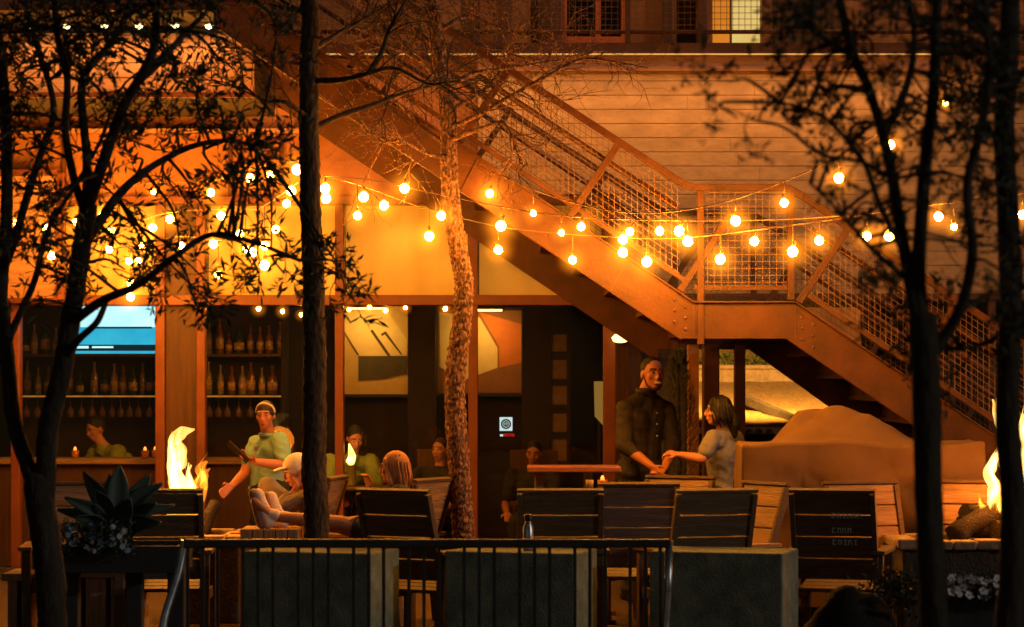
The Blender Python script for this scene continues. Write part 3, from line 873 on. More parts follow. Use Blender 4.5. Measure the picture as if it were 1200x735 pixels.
# flood lamp that lights the garden
fdl = root('flood_lamp', 'flood lamp under the passage roof lighting the gravel bank', 'lamp', (2.6, 26.0, 2.42))
MB().box(2.48, 2.72, 25.9, 25.99, 2.30, 2.448).build('housing', M['black'], fdl, .008)
l = bpy.data.lights.new('flood', 'SPOT'); l.energy = 1250; l.spot_size = R(110); l.spot_blend = .6; l.color = (1, .46, .07); l.shadow_soft_size = .08
lo = bpy.data.objects.new('flood', l); lo.location = (0, .08, -.06); lo.rotation_euler = (R(86), 0, 0); lo.parent = fdl; col.objects.link(lo)
# shrub beside the standing man, in a pot
tall = root('potted_conifer', 'tall feathery green conifer in a pot between the man in black and the column', 'plant', Vector((P(795, 0, 20.2).x, 20.2, 0)))
c = Vector((P(795, 0, 20.2).x, 20.2, 0))
MB().lathe([(.14, 0), (.17, .02), (.2, .38), (.21, .4), (.18, .4), (.17, .36)], c, 18).build('pot', M['planter'], tall)
MB().tube([c + Vector((0, 0, .35)), c + Vector((.01, 0, 1.0)), c + Vector((0, 0, 1.85))], [.025, .018, .006], 6).build('trunk', M['barkdark'], tall)
mb = MB()
for k in range(3600):
    t = random.random() ** .8
    z = .5 + 1.42 * t
    rr = .24 * (1 - t) ** .7 + .03
    a = random.uniform(0, 6.283); q = c + Vector((math.cos(a) * rr * random.uniform(.3, 1), math.sin(a) * rr * random.uniform(.3, 1), z))
    mb.leaf(q, Vector((math.cos(a) * .5, math.sin(a) * .5, 1)), Vector((random.gauss(0, 1), random.gauss(0, 1), .1)), random.uniform(.035, .075), .006)
M['conifer'] = mat('conifer_needles', (.085, .085, .03), .6, vary=.4, scale=5)
mb.build('crown', M['conifer'], tall, fix=False)

# ------------------------------------------------------------------ chairs
def make_chair(wood, dark):
    r_ = root('slatted_chair', 'x', 'chair')
    # sitter looks along +Y; back at -Y
    for sx_ in (-1, 1):
        MB().box(sx_ * .27 - .03, sx_ * .27 + .03, .20, .26, 0, .60).build('leg', dark, r_, .004, local=True)
        MB().bar((sx_ * .27, -.28, 0), (sx_ * .27, -.22, .60), .06, .06, (0, 1, 0)).build('leg', dark, r_, .004, local=True)
        MB().box(sx_ * .275 - .045, sx_ * .275 + .045, -.32, .30, .605, .632).build('arm', wood, r_, .005, local=True)
        MB().box(sx_ * .27 - .018, sx_ * .27 + .018, -.23, .195, .30, .37).build('side_rail', dark, r_, .004, local=True)
    s_ = MB()
    for k in range(5):
        y = -.20 + k * .098
        s_.obox((0, y, .405 + .014 * (k - 2)), (.47, .088, .024), Matrix.Rotation(R(8), 3, 'X'))
    s_.build('seat', wood, r_, .004, local=True)
    MB().box(-.237, .237, .20, .235, .33, .40).build('apron', dark, r_, .004, local=True)
    b_ = MB(); f_ = MB()
    lo_, hi_ = Vector((0, -.225, .44)), Vector((0, -.40, 1.0))
    d = (hi_ - lo_); L = d.length; d.normalize()
    Mx = Matrix((Vector((1, 0, 0)), Vector((0, d.z, -d.y)), d)).transposed()
    n = 4; h = L / n
    for k in range(n):
        c = lo_ + d * (h * (k + .5))
        b_.obox(c, (.475, .026, h - .010), Mx)
    b_.build('backrest', wood, r_, .004, local=True)
    for sx_ in (-1, 1):
        f_.obox(lo_ + d * (L / 2 - .04) + Vector((sx_ * .256, 0, 0)), (.034, .05, L + .06), Mx)
    f_.obox(lo_ + d * (L + .012) + Vector((0, 0, 0)), (.546, .045, .022), Mx)
    f_.build('back_frame', dark, r_, .004, local=True)
    return r_
wood_warm = M['wood']
cA = make_chair(M['wood'], M['wood_dark'])  # frame wood darkened, silhouette shade put into its colour
def place(src, px, topY, rz, label, first=[True]):
    o = cA if first[0] else copy_tree(cA)
    first[0] = False
    rzr = R(rz)
    off = Vector((-math.sin(rzr) * -.40, math.cos(rzr) * -.40, 0))
    X = (px - 600) * topY / F
    o.location = (X - off.x, topY - off.y, 0); o.rotation_euler.z = rzr
    o['label'] = label; o['group'] = 'slatted wooden patio chairs'
    return o
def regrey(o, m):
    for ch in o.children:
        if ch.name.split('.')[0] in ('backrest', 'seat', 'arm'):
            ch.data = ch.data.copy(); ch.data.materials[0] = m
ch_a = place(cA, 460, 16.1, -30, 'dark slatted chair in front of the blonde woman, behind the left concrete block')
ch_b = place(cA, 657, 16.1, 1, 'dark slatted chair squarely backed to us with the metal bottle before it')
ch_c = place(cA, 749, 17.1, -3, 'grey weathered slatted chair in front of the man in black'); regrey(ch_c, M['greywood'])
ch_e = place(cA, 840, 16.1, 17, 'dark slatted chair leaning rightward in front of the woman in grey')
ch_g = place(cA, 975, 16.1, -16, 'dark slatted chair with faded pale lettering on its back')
ch_d = place(cA, 797, 18.3, 150, 'slatted chair catching orange light between the man and woman')
ch_f = place(cA, 897, 17.2, 118, 'orange lit slatted chair turned sideways behind the leaning dark chair')
ch_h = place(cA, 1008, 17.35, 196, 'orange lit slatted chair facing us behind the lettered chair')
ch_i = place(cA, 1140, 17.5, 165, 'slatted chair at the right edge, behind the fire bowl')
ch_j = place(cA, 187, 16.1, 2, 'dark slatted chair in front of the left fire, beside the agave')
ch_k = place(cA, 88, 17.2, 186, 'slatted chair half hidden behind the agave planter')
ch_l = place(cA, 508, 17.9, 62, 'slatted chair the blonde woman sits in')
ch_m = place(cA, 395, 18.3, 80, 'slatted chair the man in the white cap sits in')
for o_ in (ch_a, ch_b, ch_e, ch_g, ch_j): regrey(o_, M['wood_shaded'])
# faded lettering on one chair back
lt = MB()
mk = mat('faded_lettering_paint', (.42, .60, .66), .7, vary=.3, scale=30)
lo_, hi_ = Vector((0, -.225, .44)), Vector((0, -.40, 1.0)); d = (hi_ - lo_).normalized()
Mx = Matrix((Vector((1, 0, 0)), Vector((0, d.z, -d.y)), d)).transposed()
rowz = (.335, .235, .155)
for rrow, (s0, wds) in enumerate(zip(rowz, ((.03, .028, .03, .026, .03, .03), (.03, .026, .03, .028), (.03, .03, .026, .03, .028)))):
    x = -.005
    for k, w_ in enumerate(wds):
        base = lo_ + d * (s0 + .10) + Vector((0, -.0165, 0))
        hh = .034
        for (ox, oz, ww, hw) in random.choice((((0, 0, .007, hh), (.009, .013, .010, .007), (.017, 0, .006, hh)), ((0, 0, .007, hh), (.010, .014, .012, .006), (.010, -.014, .012, .006)), ((.010, .014, .022, .006), (.010, 0, .007, hh * .8), (.012, -.014, .018, .006)))):
            lt.obox(base + Vector((x + ox, -.002, 0)) + d * oz, (ww, .002, hw), Mx)
        x += w_ + .004
o = lt.build('lettering', mk, ch_g, local=True)

# ------------------------------------------------------------------ concrete blocks
def block(px0, px1, label):
    Y = 15.4
    c = P((px0 + px1) / 2, 648, Y)
    r_ = root('concrete_block', label, 'bench block', (c.x, Y + .3, 0), R(-17), 'concrete block seats in a row')
    mb = MB(); mb.box(-.41, .41, -.26, .26, .0, c.z)
    o = mb.build('block', M['concrete'], r_, .012, local=True)
    return r_
block(285, 462, 'left one of the three mossy concrete blocks, beneath the straight trunk')
block(520, 703, 'middle one of the three mossy concrete blocks, under the metal bottle')
block(763, 945, 'right one of the three mossy concrete blocks, before the leaning chair')
p = P(619, 648, 15.6)
bo = root('metal_bottle', 'slim metal bottle standing on the middle concrete block', 'bottle', (p.x, 15.6, p.z))
zz = P(0, 648, 15.4).z + .001
MB().lathe([(.03, 0), (.033, .01), (.033, .14), (.02, .165), (.018, .18)], (p.x, 15.6, zz), 14).build('bottle_body', M['bright_steel'], bo)
MB().lathe([(.023, .181), (.024, .185), (.024, .215), (.015, .222)], (p.x, 15.6, zz), 14).build('cap', M['black'], bo)

# ------------------------------------------------------------------ timber stools
def timber(px0, px1, pytop, Y, depth, label, name='timber_stool', rz=0, m='woodv', slats=0):
    a, b = P(px0, pytop, Y), P(px1, pytop, Y)
    r_ = root(name, label, 'stool', ((a.x + b.x) / 2, Y + depth / 2, 0), R(rz))
    w_ = (b.x - a.x) / 2
    if not slats:
        n = 5
        for k in range(n):
            x0 = -w_ + 2 * w_ * k / n
            MB().box(x0 + .002, x0 + 2 * w_ / n - .002, -depth / 2, depth / 2, 0, a.z - random.uniform(0, .004)).build('post', M[m], r_, .006, local=True)
    else:
        MB().box(-w_ - .02, w_ + .02, -depth / 2 - .02, depth / 2 + .02, a.z - .05, a.z).build('seat', M[m], r_, .006, local=True)
        for k in range(slats):
            x0 = -w_ + 2 * w_ * k / slats
            MB().box(x0 + .015, x0 + 2 * w_ / slats - .015, -depth / 2, depth / 2, .02, a.z - .052).build('board', M[m], r_, .006, local=True)
        MB().box(-w_, w_, -depth / 2 + .03, depth / 2 - .03, .0, .019).build('base', M['wood_dark'], r_, local=True)
    return r_
timber(281, 350, 620, 17.3, .42, 'upright timber block stool with the bare legs and sneakers resting on it')
timber(72, 163, 668, 16.4, .42, 'slatted timber stool under the agave planter', slats=3, rz=-8)
timber(6, 40, 672, 16.6, .4, 'slatted timber stool at the left edge behind the forked tree', slats=2)

# ------------------------------------------------------------------ high table with glass and candle
YH = 18.5
ht = root('bar_table', 'long narrow high table with a thick dark red wooden top', 'table', (P(673, 0, YH).x, YH + .2, 0))
a, b = P(618, 547, YH), P(728, 547, YH)
MB().box(a.x, b.x, YH, YH + .42, a.z - .042, a.z).build('tabletop', mat('red_wood', (.26, .085, .05), .4, vary=.35, scale=6, stretch=(.5, 6, 6), bump=.2), ht, .008)
for px in (632, 690):
    MB().box(P(px - 5, 0, YH).x, P(px + 5, 0, YH).x, YH + .15, YH + .27, .03, a.z - .043).build('leg', M['wood'], ht, .006)
MB().box(P(625, 0, YH).x, P(722, 0, YH).x, YH + .08, YH + .34, 0, .029).build('foot', M['wood_dark'], ht, .006)
sd = root('side_table', 'small dark side table behind the grey chair', 'table', (P(700, 0, 18.0).x, 18.0, 0))
zt = P(0, 574, 18.0).z
MB().box(P(674, 0, 18).x, P(722, 0, 18).x, 17.85, 18.15, zt - .03, zt).build('tabletop', M['wood_dark'], sd, .005)
MB().lathe([(.15, 0), (.14, .02), (.03, .03), (.03, zt - .031)], (P(698, 0, 18).x, 18.0, 0), 10).build('pedestal', M['black'], sd)
votive(706, 570, 17.95, zt + .001, 'red votive candle on the side table by the grey chair')
p = P(691, 570, 17.95); p.z = zt + .001
gl = root('drinking_glass', 'slim drinking glass beside the red votive candle', 'glass', p)
MB().lathe([(.022, 0), (.028, .004), (.033, .12), (.031, .12), (.026, .01)], p, 14).build('tumbler', M['glass'], gl)
MB().lathe([(.0255, .005), (.029, .07)], p, 14).build('drink', mat('pale_drink', (.45, .32, .2), .1), gl)

# ------------------------------------------------------------------ canvas covered counter
YC0, YC1 = 17.78, 18.34
sC = F / YC0
tw0, tw1 = (872 - 600) / sC, (1152 - 600) / sC
W_, D_ = tw1 - tw0, YC1 - YC0
tp = root('covered_counter', 'long outdoor counter under a draped brown canvas cover with a tented hump', 'counter', ((tw0 + tw1) / 2, YC0, 0))
mb = MB(); na, nb = 300, 110
ov = 1.14
zt = H + (HY - 519) / sC
def ztop(x, y):
    X = x + tw0
    px = 600 + X * F / (YC0 + y)
    e = min(max(0, (px - 903) / 36), max(0, (1078 - px) / 70), .93 - .05 * abs(px - 968) / 40)
    e = max(0, e)
    v = max(0, min(1, (y - .03) / .27)); back = max(0, min(1, (D_ + .02 - y) / .1))
    fold = (.055 * (abs(math.sin(px * .031 + y * 7.5)) - .5) + .035 * (abs(math.sin(px * .058 - y * 10 + 1)) - .5)) * max(0, min(1, (D_ - .14 - y) / .10))
    return zt - .012 * math.sin(X * 5) + e * v * (.222 + fold) * back + .006 * math.sin(X * 14 + y * 9)
vs = []
for j in range(nb + 1):
    for i in range(na + 1):
        a = -ov + (W_ + 2 * ov) * i / na; b = -ov + (D_ + 2 * ov) * j / nb
        x = min(max(a, 0), W_); y = min(max(b, 0), D_)
        ox, oy = a - x, b - y
        dr = max(abs(ox), abs(oy))
        z = ztop(x, y)
        if dr > 0:
            z = max(z - dr, .02)
            k = min(1, dr / .5)
            fo = (.100 * (abs(math.sin(x * 5.4 + .9 * math.sin(dr * 2.4 + x * 1.7))) - .5) + .022 * math.sin(x * 19 + dr * 3.0) + .012 * math.sin(x * 7 - dr * 17)) * k
            y2 = y + (math.copysign(.012 + .05 * dr * .3 + fo, oy) if abs(oy) >= 1e-6 else 0)
            x2 = x + (math.copysign(.012 + .02 * dr + .02 * math.sin(y * 12) * k, ox) if abs(ox) >= 1e-6 else 0)
            x, y = x2, y2
        cr = (.35 - abs(noise.noise(Vector((a * 2.3, b * 2.6, 1.7))))) * .040 + (.3 - abs(noise.noise(Vector((a * 5.5 + b * 2, b * 6, 4.1))))) * .010
        if dr > 0:
            if abs(oy) > 1e-6: y += math.copysign(cr, oy) * min(1, dr * 5)
            z += cr * .5 * max(0, 1 - dr * 6)
        else: z += cr * .5
        vs.append((tw0 + x, YC0 + y, z))
fs = [(j * (na + 1) + i, j * (na + 1) + i + 1, (j + 1) * (na + 1) + i + 1, (j + 1) * (na + 1) + i) for j in range(nb) for i in range(na)]
mb.add(vs, fs, True)
mb.build('canvas_cover', M['tarp'], tp)
MB().box(tw0 + .06, tw1 - .06, YC0 + .07, YC1 - .07, 0, zt - .08).build('counter', M['darkstone'], tp)

# ------------------------------------------------------------------ fire pits and fires
def fire_pit(px0, px1, pytop, Y, depth, label):
    a, b = P(px0, pytop, Y), P(px1, pytop, Y)
    r_ = root('fire_pit', label, 'fire pit', ((a.x + b.x) / 2, Y + depth / 2, 0))
    MB().box(a.x + .04, b.x - .04, Y + .04, Y + depth - .04, 0, a.z - .062).build('base', M['darkstone'], r_, .01)
    # rim of rough stones round an open middle
    k = 0
    wdt = .17
    x = a.x
    while x < b.x - .02:
        x1 = min(x + random.uniform(.13, .22), b.x)
        for y0 in (Y, Y + depth - wdt):
            MB().box(x + .003, x1 - .003, y0 + random.uniform(-.008, .008), y0 + wdt, a.z - .06, a.z + random.uniform(-.006, .012)).build('rim_stone', M['stone'], r_, .014)
        x = x1
    for x0 in (a.x, b.x - wdt):
        MB().box(x0, x0 + wdt, Y + wdt + .004, Y + depth - wdt - .012, a.z - .06, a.z).build('rim_stone', M['stone'], r_, .014)
    return r_, a.z
fp1, z1 = fire_pit(196, 286, 628, 17.9, .75, 'low dark fire pit with pale stone rim at the left')
fp2, z2 = fire_pit(1052, 1290, 634, 16.6, .95, 'wide low fire pit with pale stone rim at the right edge')
def fire_mat(name, c1, c2, s, scale=9):
    m = emit(name, c1, s, c2, scale)
    nt = m.node_tree; N = nt.nodes; L = nt.links
    e = [n for n in N if n.type == 'EMISSION'][0]
    tr = N.new("ShaderNodeBsdfTransparent"); ad = N.new("ShaderNodeAddShader")
    L.new(tr.outputs[0], ad.inputs[0]); L.new(e.outputs[0], ad.inputs[1]); L.new(ad.outputs[0], N["Material Output"].inputs[0])
    return m
hot = fire_mat('flame_hot', (1.0, .64, .18), (1.0, .42, .05), .80, 12)
hot2 = fire_mat('flame_amber', (1.0, .36, .03), (.9, .17, .006), .42, 16)
def flame(name, label, Y, strands, logs, z0, light, lpos, en):
    r_ = root(name, label, 'fire', Vector((lpos.x, Y, z0)))
    for spine, radii, m in strands:
        base = catmull([Vector((x, y, dy)) for x, y, dy in spine], 7)
        n = len(base)
        def rad_at(t):
            k = min(int(t * (len(radii) - 1)), len(radii) - 2); u = t * (len(radii) - 1) - k
            return radii[k] + (radii[k + 1] - radii[k]) * u
        for s_ in range(9 if m is hot else 6):
            t0 = 0 if s_ == 0 else random.uniform(0, .55); t1 = 1.0 if s_ == 0 else min(1.0, t0 + random.uniform(.3, .6))
            kk = 0.72 if s_ == 0 else random.uniform(.22, .5); ph = random.uniform(0, 6.28); sd = random.uniform(-1, 1)
            pts, rr = [], []
            i0, i1 = int(t0 * (n - 1)), int(t1 * (n - 1))
            for i in range(i0, i1 + 1):
                t = i / (n - 1); v = (i - i0) / max(1, i1 - i0)
                R0 = rad_at(t)
                ox = 0 if s_ == 0 else R0 * (1 - kk) * (sd + .45 * math.sin(v * 5 + ph)) * (1 - .3 * v)
                lift = 0 if s_ == 0 else -10 * v * v
                pts.append(P(base[i].x + ox, base[i].y + lift, Y + base[i].z + .05 * math.sin(ph + v * 3)))
                rr.append(max(.15, R0 * kk * (1.0 if s_ == 0 else (math.sin(math.pi * min(1, v * .8 + .12))) * (1 - v ** 3))) / (F / Y))
            if len(pts) > 2: MB().tube(pts, rr, 12, True, .9, 1.6).build('flame', m, r_)
    for (x0, y0, x1, y1, dy, rad) in logs:
        p, q = P(x0, y0, Y + dy), P(x1, y1, Y + dy + .15)
        MB().tube(catmull([p, p.lerp(q, .5) + Vector((0, 0, .015)), q], 5), rad, 9, True, .35).build('log', M['char'], r_)
    for lp, e in light:
        l = bpy.data.lights.new('fire_light', 'POINT'); l.energy = e; l.color = (1, .25, .016); l.shadow_soft_size = .14
        lo = bpy.data.objects.new('fire_light', l); lo.parent = r_; lo.location = lp - r_.location; col.objects.link(lo)
    return r_
Y1 = 18.25
flame('fire', 'tall pale yellow fire rising from the left fire pit', Y1,
      [([(212, 632, 0), (210, 600, 0), (212, 572, 0), (207, 552, .02), (210, 533, 0), (203, 518, .02), (214, 507, 0), (228, 503, 0)], [12, 13, 14, 10, 11, 9, 9, 1], hot),
       ([(206, 600, .05), (202, 560, .05), (200, 525, .05), (202, 510, .05)], [6, 6, 5, 1], hot),
       ([(222, 600, .04), (224, 575, .04), (220, 556, .04), (224, 545, .04)], [9, 6, 3, 1], hot),
       ([(226, 612, .1), (228, 590, .1), (228, 572, .1), (236, 560, .1), (233, 550, .1), (243, 541, .1)], [7, 7, 6, 6, 5, 2], hot2),
       ([(236, 588, .12), (239, 572, .12), (240, 556, .12), (246, 549, .12)], [4, 5, 5, 1], hot2),
       ([(228, 618, .1), (229, 600, .1), (231, 585, .1)], [6, 5, 2], hot2)],
      [(196, 632, 236, 622, -.05, .05), (204, 622, 252, 634, .0, .045), (214, 616, 238, 612, .05, .035), (236, 628, 252, 590, .08, .05)], z1, [(P(214, 545, Y1) + Vector((0, -.0, 0)), 30), (P(214, 600, Y1) + Vector((.0, -.10, 0)), 12)], P(214, 628, Y1), 60)
Y2 = 17.1
flame('fire', 'tall fire burning on dark logs behind the thin right trunk', Y2,
      [([(1160, 606, 0), (1162, 590, 0), (1166, 572, 0), (1160, 556, 0), (1164, 542, 0), (1172, 531, 0), (1174, 520, 0)], [4, 6, 8, 7, 7, 5, 1], hot),
       ([(1176, 600, .05), (1182, 570, .05), (1180, 535, .05), (1174, 505, .05), (1168, 484, .05), (1163, 468, .05)], [10, 12, 10, 7, 6, 1], hot),
       ([(1192, 600, .03), (1196, 560, .03), (1203, 525, .03), (1197, 500, .03), (1200, 485, .03)], [9, 9, 8, 5, 1], hot),
       ([(1157, 602, -.05), (1150, 592, -.05), (1146, 588, -.05)], [5, 4, 1], hot2), ([(1170, 602, -.05), (1172, 588, -.05), (1169, 578, -.05)], [6, 4, 1], hot2)],
      [(1118, 628, 1165, 602, -.12, .075), (1125, 618, 1185, 622, -.05, .08), (1140, 606, 1205, 600, .05, .06), (1165, 622, 1215, 628, -.1, .07), (1130, 600, 1160, 612, .1, .06)], z2, [(P(1172, 560, Y2) + Vector((0, -.1, 0)), 34), (P(1166, 590, Y2) + Vector((-.05, -.25, 0)), 8)], P(1172, 630, Y2), 90)

# ------------------------------------------------------------------ black railing in front
YR = 13.0
def rx(px): return (px - 600) * YR / F
rl = root('front_railing', 'low black steel railing with balusters in threes across the front', 'railing', (rx(495), YR, 0))
zr = P(0, 637, YR).z
MB().box(rx(216), rx(786), YR - .025, YR + .025, zr - .022, zr + .022).build('top_rail', M['rail'], rl, .008)
MB().box(rx(216), rx(786), YR - .015, YR + .015, .10, .13).build('bottom_rail', M['rail'], rl, .004)
px = 220.0
while px < 780:
    for k in range(3):
        q = px + 17.6 * k
        if q < 782:
            MB().box(rx(q) - .0085, rx(q) + .0085, YR - .0085, YR + .0085, .131, zr - .0225).build('baluster', M['rail'], rl)
    px += 64.8
MB().tube(catmull([P(216, 633, YR), P(214, 648, YR), P(209, 672, YR - .02), P(200, 700, YR - .05), P(192, 728, YR - .08), P(188, 770, YR - .1), Vector((rx(187), YR - .1, 0))], 5), .021, 10).build('end_post', M['bright_steel'], rl)
MB().tube([P(784, 634, YR), P(783, 690, YR), P(780, 735, YR), Vector((rx(779), YR, 0))], .02, 10).build('end_post', M['bright_steel'], rl)

# ------------------------------------------------------------------ raised planters
YP = 13.7
def planter(px0, px1, py0, py1, Y, depth, legs, label):
    a, b = P(px0, py0, Y), P(px1, py1, Y)
    r_ = root('raised_planter', label, 'planter', ((a.x + b.x) / 2, Y + depth / 2, 0))
    t = .03
    m = MB(); m.box(a.x, b.x, Y, Y + t, b.z, a.z); m.box(a.x, b.x, Y + depth - t, Y + depth, b.z, a.z); m.box(a.x, a.x + t, Y + t + .001, Y + depth - t - .001, b.z, a.z); m.box(b.x - t, b.x, Y + t + .001, Y + depth - t - .001, b.z, a.z)
    m.box(a.x + t + .001, b.x - t - .001, Y + t + .001, Y + depth - t - .001, b.z, b.z + .03)
    m.build('trough', M['planter'], r_, .005)
    MB().box(a.x + t + .004, b.x - t - .004, Y + t + .004, Y + depth - t - .004, a.z - .06, a.z - .03).build('soil', M['char'], r_)
    for px in legs:
        x = P(px, 0, Y).x
        MB().box(x - .045, x + .045, Y + depth / 2 - .05, Y + depth / 2 + .05, 0, b.z - .002).build('leg', M['planter'], r_, .006)
    return r_, a.z
pl1, zp1 = planter(62, 212, 640, 672, YP, .5, (74, 150, 200), 'dark raised planter holding the agave and blue flowers')
pl2, zp2 = planter(1098, 1260, 700, 770, 12.6, .45, (1120, 1240), 'dark planter with white flowers at the lower right corner')
# agave
ag = root('agave', 'large spiky grey green agave in the raised planter', 'plant', Vector((P(138, 0, YP + .25).x, YP + .25, zp1 - .03)))
base = P(136, 640, YP + .25); base.z = zp1 - .03
tips = [(140, 545, 0, .105), (128, 556, .1, .10), (97, 553, .05, .095), (112, 575, -.1, .10), (176, 556, .05, .08), (190, 566, .0, .085), (183, 590, -.15, .09), (76, 583, -.1, .075), (67, 597, -.05, .06), (188, 612, -.2, .09), (88, 606, -.22, .09), (160, 566, .18, .08), (120, 590, .2, .09), (205, 592, .15, .05), (152, 585, -.22, .10), (104, 622, -.25, .07)]
for tx, ty, dy, wd in tips:
    tip = P(tx, ty, YP + .25 + dy)
    b0 = base + Vector((random.uniform(-.04, .04), dy * .2, 0))
    mid = b0.lerp(tip, .5) + Vector(((tip.x - b0.x) * -.05, 0, .05 + .02 * random.random()))
    pts = catmull([b0, mid, tip], 7); n = len(pts)
    d = (tip - b0).normalized(); side = Vector((d.z, random.uniform(-.35, .35), -d.x)).normalized()
    if side.length < .5: side = Vector((1, 0, 0))
    vs = []; fs = []
    nrm = side.cross(d).normalized()
    if nrm.y > 0: nrm = -nrm
    for i, p in enumerate(pts):
        t = i / (n - 1); w_ = wd * (.55 + 1.3 * t - 1.2 * t * t) * (1 - t ** 4) * .62 + .002
        vs += [p - side * w_ + nrm * w_ * .45, p - side * w_ * .5 + nrm * w_ * .05, p + nrm * 0 - nrm * w_ * .1, p + side * w_ * .5 + nrm * w_ * .05, p + side * w_ + nrm * w_ * .45]
    for i in range(n - 1):
        for k in range(4): fs.append((i * 5 + k, i * 5 + k + 1, (i + 1) * 5 + k + 1, (i + 1) * 5 + k))
    o = MB().add(vs, fs, True).build('leaf', M['agave'], ag, fix=False)
    so = o.modifiers.new('thick', 'SOLIDIFY'); so.thickness = .008
M['flb'] = mat('blue_petal', (.20, .30, .48), .7, vary=.3, scale=20)
M['flw'] = mat('white_petal', (.62, .60, .66), .7, vary=.15, scale=20)
def flowers(name, label, px0, px1, py0, py1, Y, n, mset, r, z0):
    p = P((px0 + px1) / 2, (py0 + py1) / 2, Y)
    r_ = root(name, label, 'flowers', Vector((p.x, Y, z0)))
    fo = MB()
    for k in range(int(n * 16)):
        q = P(random.uniform(px0 - 5, px1 + 5), random.uniform(py0, py1 + 6), Y + random.uniform(-.12, .16))
        fo.leaf(q, Vector((random.gauss(0, 1), random.gauss(0, 1), random.gauss(.4, .6))), Vector((random.gauss(0, 1), random.gauss(0, 1), 1)), random.uniform(.03, .05), .016)
    for k in range(n):
        q = P(random.uniform(px0, px1), random.uniform(py0, py1), Y + random.uniform(-.16, .08))
        f = MB(); ph = random.uniform(0, 6); tilt = Matrix.Rotation(R(random.uniform(40, 95)), 3, 'X') @ Matrix.Rotation(random.uniform(-.5, .5), 3, 'Y')
        rr = r * random.uniform(.7, 1.15)
        for j in range(5):
            a = ph + j * 1.2566
            dv = tilt @ Vector((math.cos(a), math.sin(a), .12)); sv = tilt @ Vector((-math.sin(a), math.cos(a), 0))
            f.add([q, q + dv * rr * .6 + sv * rr * .42, q + dv * rr, q + dv * rr * .6 - sv * rr * .42], [(0, 1, 2, 3)])
        f.ell(q - (tilt @ Vector((0, 0, -.004))), rr * .2, 6, 4)
        f.build('blossom', random.choice(mset), r_, fix=False)
        fo.tube([q, Vector((q.x, q.y + .03, z0))], .003, 4)
    fo.build('foliage', M['leaf2'], r_, fix=False)
flowers('flowering_plant', 'low plant with small blue and white flowers below the agave', 76, 150, 614, 646, YP + .02, 46, [M['flb'], M['flb'], M['flw']], .021, zp1 - .03)
flowers('flowering_plant', 'white flowering plant in the lower right planter', 1112, 1215, 676, 700, 12.65, 90, [M['flw']], .024, zp2 - .03)
# dark low shrubs and boulder at lower right
shrub(1052, 700, 13.2, .16, 700, 'small dark bush beside the trunk of the right tree', 'low_bush', 'leaf', .04, None, 0)
bl = MB()
c = Vector((P(1005, 0, 12.6).x, 12.8, 0))
n1, n2 = 36, 14
vs = []
for i in range(n2 + 1):
    ph = math.pi / 2 * i / n2
    for k in range(n1):
        t = 6.2832 * k / n1
        d = Vector((math.cos(ph) * math.cos(t), math.cos(ph) * math.sin(t), math.sin(ph)))
        rr = 1 + .09 * noise.noise(d * 2.2) + .03 * noise.noise(d * 7)
        vs.append(c + Vector((d.x * .30 * rr, d.y * .24 * rr, d.z ** .75 * .66 * rr if d.z > 0 else 0)))
bl.add(vs, [(i * n1 + k, i * n1 + (k + 1) % n1, (i + 1) * n1 + (k + 1) % n1, (i + 1) * n1 + k) for i in range(n2) for k in range(n1)], True)
tag(bl.build('boulder', M['char']), 'large rounded dark boulder in front of the lettered chair', 'boulder')
# ------------------------------------------------------------------ string lights
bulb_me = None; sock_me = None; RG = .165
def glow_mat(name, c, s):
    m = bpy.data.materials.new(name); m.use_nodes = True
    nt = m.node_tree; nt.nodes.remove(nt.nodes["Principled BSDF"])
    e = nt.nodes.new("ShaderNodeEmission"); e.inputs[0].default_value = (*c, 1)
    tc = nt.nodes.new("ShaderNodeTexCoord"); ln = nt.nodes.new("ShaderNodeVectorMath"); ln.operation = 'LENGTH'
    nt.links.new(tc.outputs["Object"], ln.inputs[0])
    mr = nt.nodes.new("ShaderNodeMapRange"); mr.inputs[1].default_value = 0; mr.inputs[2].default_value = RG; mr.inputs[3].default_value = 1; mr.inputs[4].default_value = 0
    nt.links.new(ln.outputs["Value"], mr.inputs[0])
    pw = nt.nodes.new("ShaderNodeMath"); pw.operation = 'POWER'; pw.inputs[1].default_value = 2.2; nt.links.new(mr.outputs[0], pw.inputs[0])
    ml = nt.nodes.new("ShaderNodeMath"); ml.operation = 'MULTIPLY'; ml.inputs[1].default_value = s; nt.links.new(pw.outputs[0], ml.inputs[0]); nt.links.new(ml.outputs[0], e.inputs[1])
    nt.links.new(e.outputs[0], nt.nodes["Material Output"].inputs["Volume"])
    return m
_g = MB().ell((0, 0, 0), RG, 16, 10).build('bulb_halo', glow_mat('amber_halo_glow', (1.0, .27, .010), 16.0), None)  # glowing volume added round each bulb to imitate bloom, not a glass part
halo_me = _g.data; bpy.data.objects.remove(_g)
RC = .026
RB = .040
def interp(pts, px):
    for (x0, y0, d0), (x1, y1, d1) in zip(pts[:-1], pts[1:]):
        lo_, hi_ = min(x0, x1), max(x0, x1)
        if lo_ <= px <= hi_:
            t = (px - x0) / (x1 - x0 + 1e-9)
            return y0 + (y1 - y0) * t, d0 + (d1 - d0) * t
    e = pts[0] if abs(px - pts[0][0]) < abs(px - pts[-1][0]) else pts[-1]
    return e[1], e[2]
